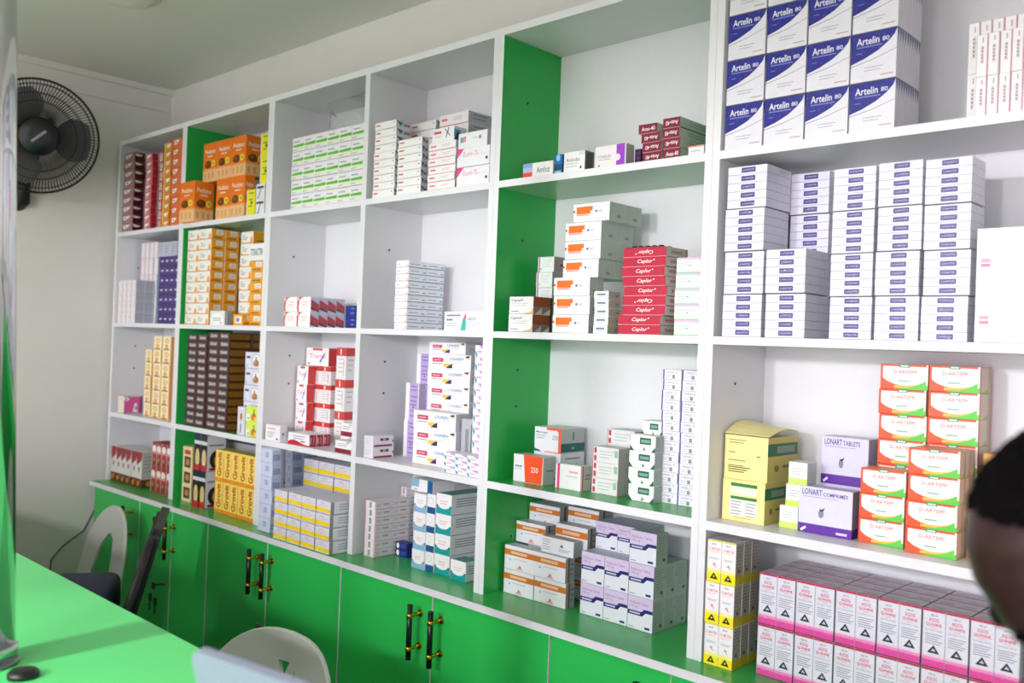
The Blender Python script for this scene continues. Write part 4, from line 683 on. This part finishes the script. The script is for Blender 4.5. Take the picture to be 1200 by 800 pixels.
K('ambox','wide green bay, top shelf',-0.5737,0.006,0.9936,0.0619,0.0333,0.0454,1,1,1)
K('purpleband','wide green bay, top shelf',-0.4842,0.006,0.9936,0.0843,0.0307,0.0469,1,1,1)
K('plum','wide green bay, top shelf',-0.394,0.03,0.9936,0.0167,0.04,0.0357,1,1,1)
K('avas','left pile on wide green bay, top shelf',-0.3623,0.012,0.9936,0.0472,0.09,0.0202,1,4,1,xo=[0, 0.0, -0.004, -0.012],fl=[1, 1, 1, 0])
K('avas','right pile on wide green bay, top shelf',-0.3092,0.008,0.9936,0.0424,0.16,0.0212,1,4,1,xo=[0, -0.001, -0.003, -0.002],fl=[0, 1, 1, 1])
K('orangetop','wide green bay, top shelf',-0.2473,0.006,0.9936,0.0376,0.08,0.0195,1,1,1)
K('tanfoot','wide green bay, second shelf',-0.7314,0.008,0.6321,0.0782,0.0662,0.0417,1,2,1)
K('magentaline','wide green bay, second shelf',-0.7284,0.1,0.6321,0.0527,0.06,0.0373,1,5,1)
K('flame','lower pile on wide green bay, second shelf',-0.5938,0.012,0.6321,0.1056,0.0251,0.0417,1,3,2)
K('flame','upper pile on wide green bay, second shelf',-0.5848,0.03,0.7572,0.1037,0.06,0.0416,1,4,2,xo=[0, 0.004, 0.004, 0.025])
K('bluemark','wide green bay, second shelf',-0.4703,0.003,0.6321,0.0397,0.0425,0.0185,1,5,1)
K('caplor','wide green bay, second shelf',-0.407,0.008,0.6321,0.1089,0.08,0.0203,1,9,1,fl=[0, 0, 0, 1, 0, 0, 0, 0, 1],xo=[0, 0, 0.01, 0.01, 0.012, 0.008, 0.006, 0.009, 0.008])
CAPTOP = LAST.location.z + 0.0203
K('greenpink','wide green bay, second shelf',-0.2651,0.008,0.6321,0.0598,0.05,0.0315,1,5,1)
K('orange250','wide green bay, third shelf',-0.7394,0.0526,0.2736,0.0966,0.0427,0.066,1,1,1)
K('white250low','wide green bay, third shelf',-0.7186,0.105,0.2736,0.0863,0.09,0.0725,1,1,1)
K('white250','wide green bay, third shelf',-0.717,0.1,0.3461,0.0854,0.09,0.0598,1,1,1)
K('pinkbar','wide green bay, third shelf',-0.6112,0.062,0.2736,0.0793,0.034,0.0575,1,1,1)
K('redsquare','front pile on wide green bay, third shelf',-0.5175,0.078,0.2736,0.0747,0.0444,0.0353,1,3,1)
K('redsquare','back pile on wide green bay, third shelf',-0.5163,0.13,0.2736,0.0797,0.06,0.0357,1,4,1)
K('greenplaque','front pile on wide green bay, third shelf',-0.4105,0.072,0.2736,0.0673,0.03,0.0359,1,4,1)
K('greenplaque','back pile on wide green bay, third shelf',-0.4202,0.13,0.2736,0.0526,0.05,0.0341,1,5,1)
K('purpleedge','wide green bay, third shelf',-0.3527,0.105,0.2736,0.0471,0.06,0.0221,2,13,1)
K('copper','front block on wide green bay, counter',-0.7618,0.0583,0.,0.098,0.0336,0.0582,2,2,1)
K('copper','second step of wide green bay, counter',-0.7677,0.1033,0.1164,0.0962,0.04,0.0514,1,1,1)
K('tablelist','wide green bay, counter',-0.6558,0.0703,0.1164,0.0996,0.03,0.0374,1,1,1)
K('copper','right behind on wide green bay, counter',-0.6433,0.1083,0.1164,0.0991,0.038,0.0653,1,1,1)
K('copper','back row left on wide green bay, counter',-0.7677,0.15,0.,0.0997,0.055,0.052,1,4,1)
K('copper','back row right on wide green bay, counter',-0.6408,0.15,0.,0.0943,0.055,0.0544,1,4,1)
K('violetnavy','front block on wide green bay, counter',-0.5276,0.0671,0.,0.066,0.0426,0.0706,3,2,3)
K('violetnavy','upper left pair on wide green bay, counter',-0.5298,0.1171,0.1411,0.0636,0.09,0.0628,2,1,1)
K('violetnavy','upper right on wide green bay, counter',-0.3988,0.0691,0.1411,0.0701,0.045,0.0695,1,1,1)
K('artelin','right bay, top shelf',-0.164,0.004,0.9936,0.0825,0.11,0.0874,4,4,1,pk=10)
K('pinkspine','front row on right bay, top shelf',0.2863,0.02,0.9936,0.0176,0.03,0.0686,5,2,1)
K('pinkspine','back row on right bay, top shelf',0.2625,0.055,0.9936,0.0184,0.03,0.0851,5,2,1)
K('lumart','left column on right bay, second shelf',-0.1561,0.006,0.6321,0.0854,0.1,0.0823,1,4,1,pk=5)
K('lumart','second front column on right bay, second shelf',-0.0652,0.004,0.6321,0.0812,0.1,0.0826,1,2,1,pk=5)
K('lumart','second back column on right bay, second shelf',-0.0742,0.108,0.6321,0.0819,0.1,0.081,1,4,1,pk=5)
K('lumart','third column on right bay, second shelf',0.0591,0.006,0.6321,0.0778,0.1,0.0757,1,4,1,pk=5)
K('lumart','fourth column on right bay, second shelf',0.1392,0.006,0.6321,0.0761,0.1,0.0762,1,4,1,pk=5)
K('lumart','fifth column on right bay, second shelf',0.2173,0.008,0.6321,0.0756,0.07,0.0755,1,4,1,pk=5)
K('bigwhite','right bay, second shelf',0.3045,-0.005,0.6321,0.1575,0.12,0.09,1,2,1)
K('yellowdose','lower on right bay, third shelf',-0.164,0.045,0.2736,0.0922,0.0862,0.081,1,1,1)
K('yellowdose2','upper on right bay, third shelf',-0.164,0.051,0.3546,0.0946,0.12,0.0861,1,1,1)
LIDBOX = LAST
K('limefoot','right bay, third shelf',-0.0505,0.065,0.2736,0.0381,0.04,0.0423,1,3,1,xo=[0, 0.012, 0.016])
K('lonart2','right bay, third shelf',-0.0099,0.06,0.2736,0.1027,0.0334,0.0856,1,1,1)
K('lonartlow','right bay, third shelf',0.0022,0.12,0.2736,0.0945,0.05,0.0871,1,1,1)
K('lonart1','right bay, third shelf',0.0031,0.12,0.3607,0.0911,0.05,0.0898,1,1,1)
K('dartepp','front left pile on right bay, third shelf',0.1044,0.06,0.2736,0.0799,0.05,0.0442,1,3,1)
K('dartepp','front right pile on right bay, third shelf',0.1928,0.045,0.2736,0.0838,0.025,0.0446,1,4,3)
K('dartepp','back left pile on right bay, third shelf',0.108,0.125,0.2736,0.0848,0.045,0.0455,1,7,1)
K('dartepp','back right pile on right bay, third shelf',0.1943,0.125,0.2736,0.0844,0.06,0.0456,1,7,1)
K('tanbox','taller, right bay, third shelf',0.2912,0.11,0.2736,0.0303,0.06,0.1744,1,1,1)
K('tanbox','smaller, right bay, third shelf',0.2776,0.08,0.2736,0.0264,0.025,0.0663,1,1,1)
K('mosquito','right bay, counter',-0.164,0.,0.,0.031,0.0304,0.0801,2,3,3)
K('agog','right bay, counter',-0.0655,0.0226,0.,0.0372,0.17,0.0963,12,2,1,pk=8)
# ================================================================== clear bag lying on the green banded cartons
def crumpled(name, w, d, h, seed, mat, parent=None):
    rnd = random.Random(seed); bm = bmesh.new(); bmesh.ops.create_icosphere(bm, subdivisions=4, radius=1.0)
    ph = [(rnd.uniform(2, 7), rnd.uniform(2, 7), rnd.uniform(2, 7), rnd.uniform(0, 6)) for _ in range(5)]
    for v_ in bm.verts:
        c = v_.co.normalized(); k_ = 1 + sum(0.07 * math.sin(a * c.x + b * c.y + e * c.z + f) for a, b, e, f in ph)
        sq = lambda q: math.copysign(abs(q) ** 0.6, q)
        v_.co = Vector((sq(c.x) * w / 2 * k_, sq(c.y) * d / 2 * min(k_, 1.0), (sq(c.z) * k_ * 0.5 + 0.5) * h))
    zmin = min(v_.co.z for v_ in bm.verts)
    for v_ in bm.verts: v_.co.z -= zmin
    return finish(name, bm, mat, parent, True)

bag = crumpled('plastic_bag', 0.25, 0.15, 0.105, 3, BAG); bag.location = (-1.455, 0.105, 1.2142); tag(bag, 'crumpled clear plastic bag lying on top of the green banded cartons', 'bag')
# the opened lid of the upper pale yellow carton
ob = LIDBOX; bw, bd, bh = 0.098, 0.118, 0.0875
bm = bmesh.new(); n0 = bmesh.ops.create_grid(bm, x_segments=4, y_segments=6, size=0.5)
for v_ in bm.verts: v_.co = Vector((v_.co.x * bw, (v_.co.y + 0.5) * bd, 0.022 * math.sin((v_.co.y + 0.5) * PI * 0.85) * (0.8 - 0.5 * v_.co.x)))
bmesh.ops.solidify(bm, geom=bm.faces[:], thickness=0.0012); fl_ = finish('lid_flap', bm, M('#eadf98', 0.42), ob); fl_.location = (0, -bd / 2, bh + 0.0015)
bp = empty('blister_pack', (-0.355, 0.05, CAPTOP), 0, 'dark blister pack lying on top of the crimson carton pile', 'blister pack')
bm = bmesh.new(); bbox(bm, -0.045, 0.045, -0.03, 0.03, 0.0005, 0.0025); finish('card', bm, M('#3c3c46', 0.3), bp)
bm = bmesh.new()
for i_ in range(5):
    for j_ in range(2): lathe(bm, [(0.007, 0.0), (0.006, 0.003), (0.003, 0.0042)], 12, 0, Matrix.Translation((-0.034 + 0.017 * i_, -0.014 + 0.028 * j_, 0.0025)))
tag(finish('blister', bm, M('#2a2a34', 0.2), bp), kind='stuff')

# ================================================================== the person bending over the desk (only the head reaches the picture)
SKIN = M('#2c1518', 0.36, 0, 0.12, 0.12, 120, 0, 0.35); HAIR = M('#080607', 0.95, 0, 0.2, 1.0, 260, 0, 0.05); SHIRT = M('#4a5a7a', 0.8, 0, 0.08, 0.3, 80)
def g(x, m, s): return math.exp(-((x - m) / s) ** 2)
def head_radius(z, th):
    # z from chin 0 to crown 1 (height .235 m); th = 0 faces forward
    zz = max(0.0, min(1.0, z))
    prof = [(0.0, .034, .030, .028), (.06, .060, .045, .040), (.14, .078, .060, .052), (.25, .086, .066, .062), (.35, .088, .070, .072), (.45, .086, .074, .085), (.52, .087, .076, .094), (.6, .094, .077, .102), (.7, .096, .078, .106), (.8, .090, .075, .102), (.88, .076, .066, .088), (.94, .056, .050, .066), (.98, .032, .030, .038), (1.0, .004, .004, .004)]
    for i in range(len(prof) - 1):
        if prof[i][0] <= zz <= prof[i + 1][0]:
            t_ = (zz - prof[i][0]) / (prof[i + 1][0] - prof[i][0]); fr, sd, bk = [prof[i][j] + (prof[i + 1][j] - prof[i][j]) * t_ for j in (1, 2, 3)]
    c, s_ = math.cos(th), math.sin(th); a = fr if c > 0 else bk
    r = 1.0 / math.sqrt((c / a) ** 2 + (s_ / sd) ** 2)
    deg = math.degrees(th)
    r += 0.024 * g(zz, .345, .05) * g(deg, 0, 9) + 0.011 * g(zz, .43, .07) * g(deg, 0, 7)            # nose
    r -= 0.010 * g(zz, .485, .035) * (g(deg, 22, 13) + g(deg, -22, 13))                             # eye sockets
    r += 0.005 * g(zz, .555, .03) * (g(deg, 20, 18) + g(deg, -20, 18))                              # brows
    r += 0.007 * (g(zz, .235, .018) + g(zz, .195, .018)) * g(deg, 0, 17) - 0.004 * g(zz, .215, .008) * g(deg, 0, 16)   # lips
    r += 0.004 * g(zz, .06, .05) * g(deg, 0, 20)
    return r
def make_person():
    H = 0.235; n = 72
    t = empty('person', (0.99, -0.52, FLZ), 0, 'person with short black hair bending over the desk, only the head visible at right edge', 'person')
    fwd = Vector((-0.8335, -0.5525, 0)).normalized(); side = Vector((0, 0, 1)).cross(fwd).normalized()
    ROLL = Matrix.Rotation(math.radians(0), 3, fwd)
    pitch = math.radians(HP); f2 = fwd * math.cos(pitch) - Vector((0, 0, 1)) * math.sin(pitch); u2 = Vector((0, 0, 1)) * math.cos(pitch) + fwd * math.sin(pitch)
    C0 = Vector(HC)                                # centre of the skull
    def hp(x, y, z): return C0 + f2 * x + side * y + u2 * (z - 0.62 * H)
    def local(p): return p - Vector(t.location)
    bm = bmesh.new(); rings = []
    zs = [0.0, .02, .04] + [0.06 + 0.94 * i / 60 for i in range(61)]
    neck_c = hp(-0.03, 0, 0.03)
    body = Vector((0.83, -0.69, 0.255))             # base of the neck
    # loft: hips -> waist -> chest -> shoulders -> neck -> head
    hip = Vector((0.99, -0.52, -0.02)); 
    loft = [(hip + Vector((0, 0, -0.12)), .10, .165), (hip, .105, .165), (hip * 0.6 + body * 0.4, .10, .15), (hip * 0.3 + body * 0.7, .115, .18), (hip * 0.1 + body * 0.9, .11, .20), (body + Vector((0, 0, 0.02)), .075, .13), (body * 0.6 + neck_c * 0.4, .056, .058), (neck_c, .054, .056)]
    for c, a, b in loft:
        rings.append([bm.verts.new(local(c + fwd * a * math.cos(2 * PI * k / n) + side * b * math.sin(2 * PI * k / n))) for k in range(n)])
    for z in zs[4:]:
        ring_ = []
        for k in range(n):
            th = (2 * PI * k / n + PI) % (2 * PI) - PI; r = head_radius(z, th)
            ring_.append(bm.verts.new(local(hp(r * math.cos(th), r * math.sin(th), z * H))))
        rings.append(ring_)
    for i in range(len(rings) - 1):
        for k in range(n): bm.faces.new((rings[i][k], rings[i][(k + 1) % n], rings[i + 1][(k + 1) % n], rings[i + 1][k]))
    bm.faces.new(rings[0][::-1]); bm.faces.new(rings[-1])
    def limb(pts, rad): tube(bm, [local(Vector(p)) for p in pts], rad, 14)
    for s_ in (-1, 1):
        sh = body + side * 0.17 * s_ + Vector((0, 0, -0.03)); el = sh + fwd * 0.10 + Vector((0, 0, -0.24)) + side * 0.05 * s_
        wr = Vector((el.x, el.y, 0.17)) + fwd * 0.22 - side * 0.05 * s_
        if s_ < 0: wr = el + fwd * 0.06 + Vector((0, 0, -0.24))
        limb([sh, (sh + el) / 2, el, (el + wr) / 2, wr], [.052, .046, .038, .034, .026])
        d_ = (wr - el).normalized(); pc = wr + d_ * 0.05
        limb([wr, pc, pc + d_ * 0.045], [.024, .034, .03])
        up = Vector((0, 0, 1)) if abs(d_.z) < 0.7 else fwd
        ac = d_.cross(up).normalized()
        for j, (o_, L) in enumerate(((-.027, .062), (-.009, .075), (.009, .07), (.026, .055))):
            q = pc + d_ * 0.04 + ac * o_; limb([q, q + d_ * L * 0.5, q + d_ * L * 0.85 - up * 0.014], [.009, .0085, .007])
        q = pc - ac * 0.03 * s_; limb([q, q + d_ * 0.03 - ac * 0.02 * s_, q + d_ * 0.055 - ac * 0.026 * s_], [.011, .010, .008])
        hj = hip + side * 0.09 * s_ + Vector((0, 0, -0.1)); kn = hj + Vector((0, 0, -0.34)) + fwd * 0.02; an = Vector((kn.x, kn.y, FLZ + 0.08)) - fwd * 0.03
        limb([hj, (hj + kn) / 2, kn, (kn + an) / 2, an], [.088, .078, .058, .056, .038]); limb([an + Vector((0, 0, -0.03)), an + fwd * 0.06 + Vector((0, 0, -0.045)), an + fwd * 0.17 + Vector((0, 0, -0.055))], [.042, .04, .025])
    b = finish('body', bm, SKIN, t, True)
    # eyes
    for s_ in (-1, 1):
        bm = bmesh.new(); bmesh.ops.create_uvsphere(bm, u_segments=20, v_segments=12, radius=0.0118)
        o = finish('eye', bm, M('#cfc8c0', 0.15), t, True); o.location = local(hp(0.070, 0.031 * s_, 0.475 * H))
        bm = bmesh.new(); lathe(bm, [(0.0055, 0), (0.004, 0.0012)], 16); q = finish('iris', bm, M('#160c08', 0.1), o); q.rotation_euler = f2.to_track_quat('Z', 'Y').to_euler(); q.location = f2 * 0.0114
        bm = bmesh.new(); pts = []
        for i in range(9):
            th = math.radians(s_ * (8 + 34 * i / 8)); z = .553 + .02 * math.sin(PI * i / 8); r = head_radius(z, th) + 0.001
            pts.append(local(hp(r * math.cos(th), r * math.sin(th), z * H)))
        tube(bm, pts, [0.002, .0035, .004, .004, .004, .0038, .003, .0025, .0015], 6); finish('eyebrow', bm, HAIR, t)
        # ear
        bm = bmesh.new(); base = hp(-0.006, 0.072 * s_, 0.43 * H)
        ps = [base + f2 * (0.017 * math.cos(a) - 0.006 * math.sin(a)) + u2 * 0.031 * math.sin(a) + side * s_ * (0.010 + 0.004 * math.cos(a * 2)) for a in [2 * PI * i / 16 for i in range(17)]]
        tube(bm, [local(p) for p in ps], 0.005, 8, 0, False); tube(bm, [local(base - side * s_ * .004), local(base + side * s_ * 0.008)], [0.017, 0.012], 12); finish('ear', bm, SKIN, t, True)
    # close-cropped hair: a cap standing off the scalp with a rough surface
    bm = bmesh.new(); hr = []
    def line(th):
        d_ = abs(math.degrees(th)); return .885 - .0012 * d_ if d_ < 45 else .831 - .302 * min(1, (d_ - 45) / 40) if d_ < 85 else .529 - .33 * min(1, (d_ - 85) / 70)
    m_ = 26
    for j in range(m_ + 1):
        row = []
        for k in range(n):
            th = (2 * PI * k / n + PI) % (2 * PI) - PI; z0 = line(th); z = z0 + (1.0 - z0) * j / m_; lift = 0.0005 + 0.005 * min(1, j / 12) + random.uniform(-.0012, .0012)
            r = head_radius(z, th) + lift * (1 if z < .97 else 1); row.append(bm.verts.new(local(hp(r * math.cos(th), r * math.sin(th), z * H + lift * max(0, (z - .6)) * 1.6))))
        hr.append(row)
    for j in range(m_):
        for k in range(n): bm.faces.new((hr[j][k], hr[j][(k + 1) % n], hr[j + 1][(k + 1) % n], hr[j + 1][k]))
    bm.faces.new(hr[-1]); finish('hair', bm, HAIR, t, True)
    # shirt and trousers
    bm = bmesh.new(); rr = []
    for c, a, b_ in loft[1:6]:
        rr.append([bm.verts.new(local(c + fwd * (a + .012) * math.cos(2 * PI * k / 40) + side * (b_ + .014) * math.sin(2 * PI * k / 40))) for k in range(40)])
    for i in range(len(rr) - 1):
        for k in range(40): bm.faces.new((rr[i][k], rr[i][(k + 1) % 40], rr[i + 1][(k + 1) % 40], rr[i + 1][k]))
    for s_ in (-1, 1):
        sh = body + side * 0.17 * s_ + Vector((0, 0, -0.03)); el = sh + fwd * 0.10 + Vector((0, 0, -0.24)) + side * 0.05 * s_
        tube(bm, [local(sh - side * s_ * .05 + Vector((0, 0, .02))), local(sh), local(sh * .5 + el * .5)], [.07, .066, .06], 16, 0, False)
    finish('shirt', bm, SHIRT, t, True)
    bm = bmesh.new()
    for s_ in (-1, 1):
        hj = hip + side * 0.09 * s_ + Vector((0, 0, -0.02)); kn = hj + Vector((0, 0, -0.42)) + fwd * 0.02; an = Vector((kn.x, kn.y, FLZ + 0.10)) - fwd * 0.03
        tube(bm, [local(hj), local((hj + kn) / 2), local(kn), local(an)], [.105, .095, .075, .06], 16)
    finish('trousers', bm, M('#23262e', 0.8, 0, 0.1, 0.3, 90), t, True)
HP = 30; HC = (0.6625, -0.8590, 0.4855)
make_person()
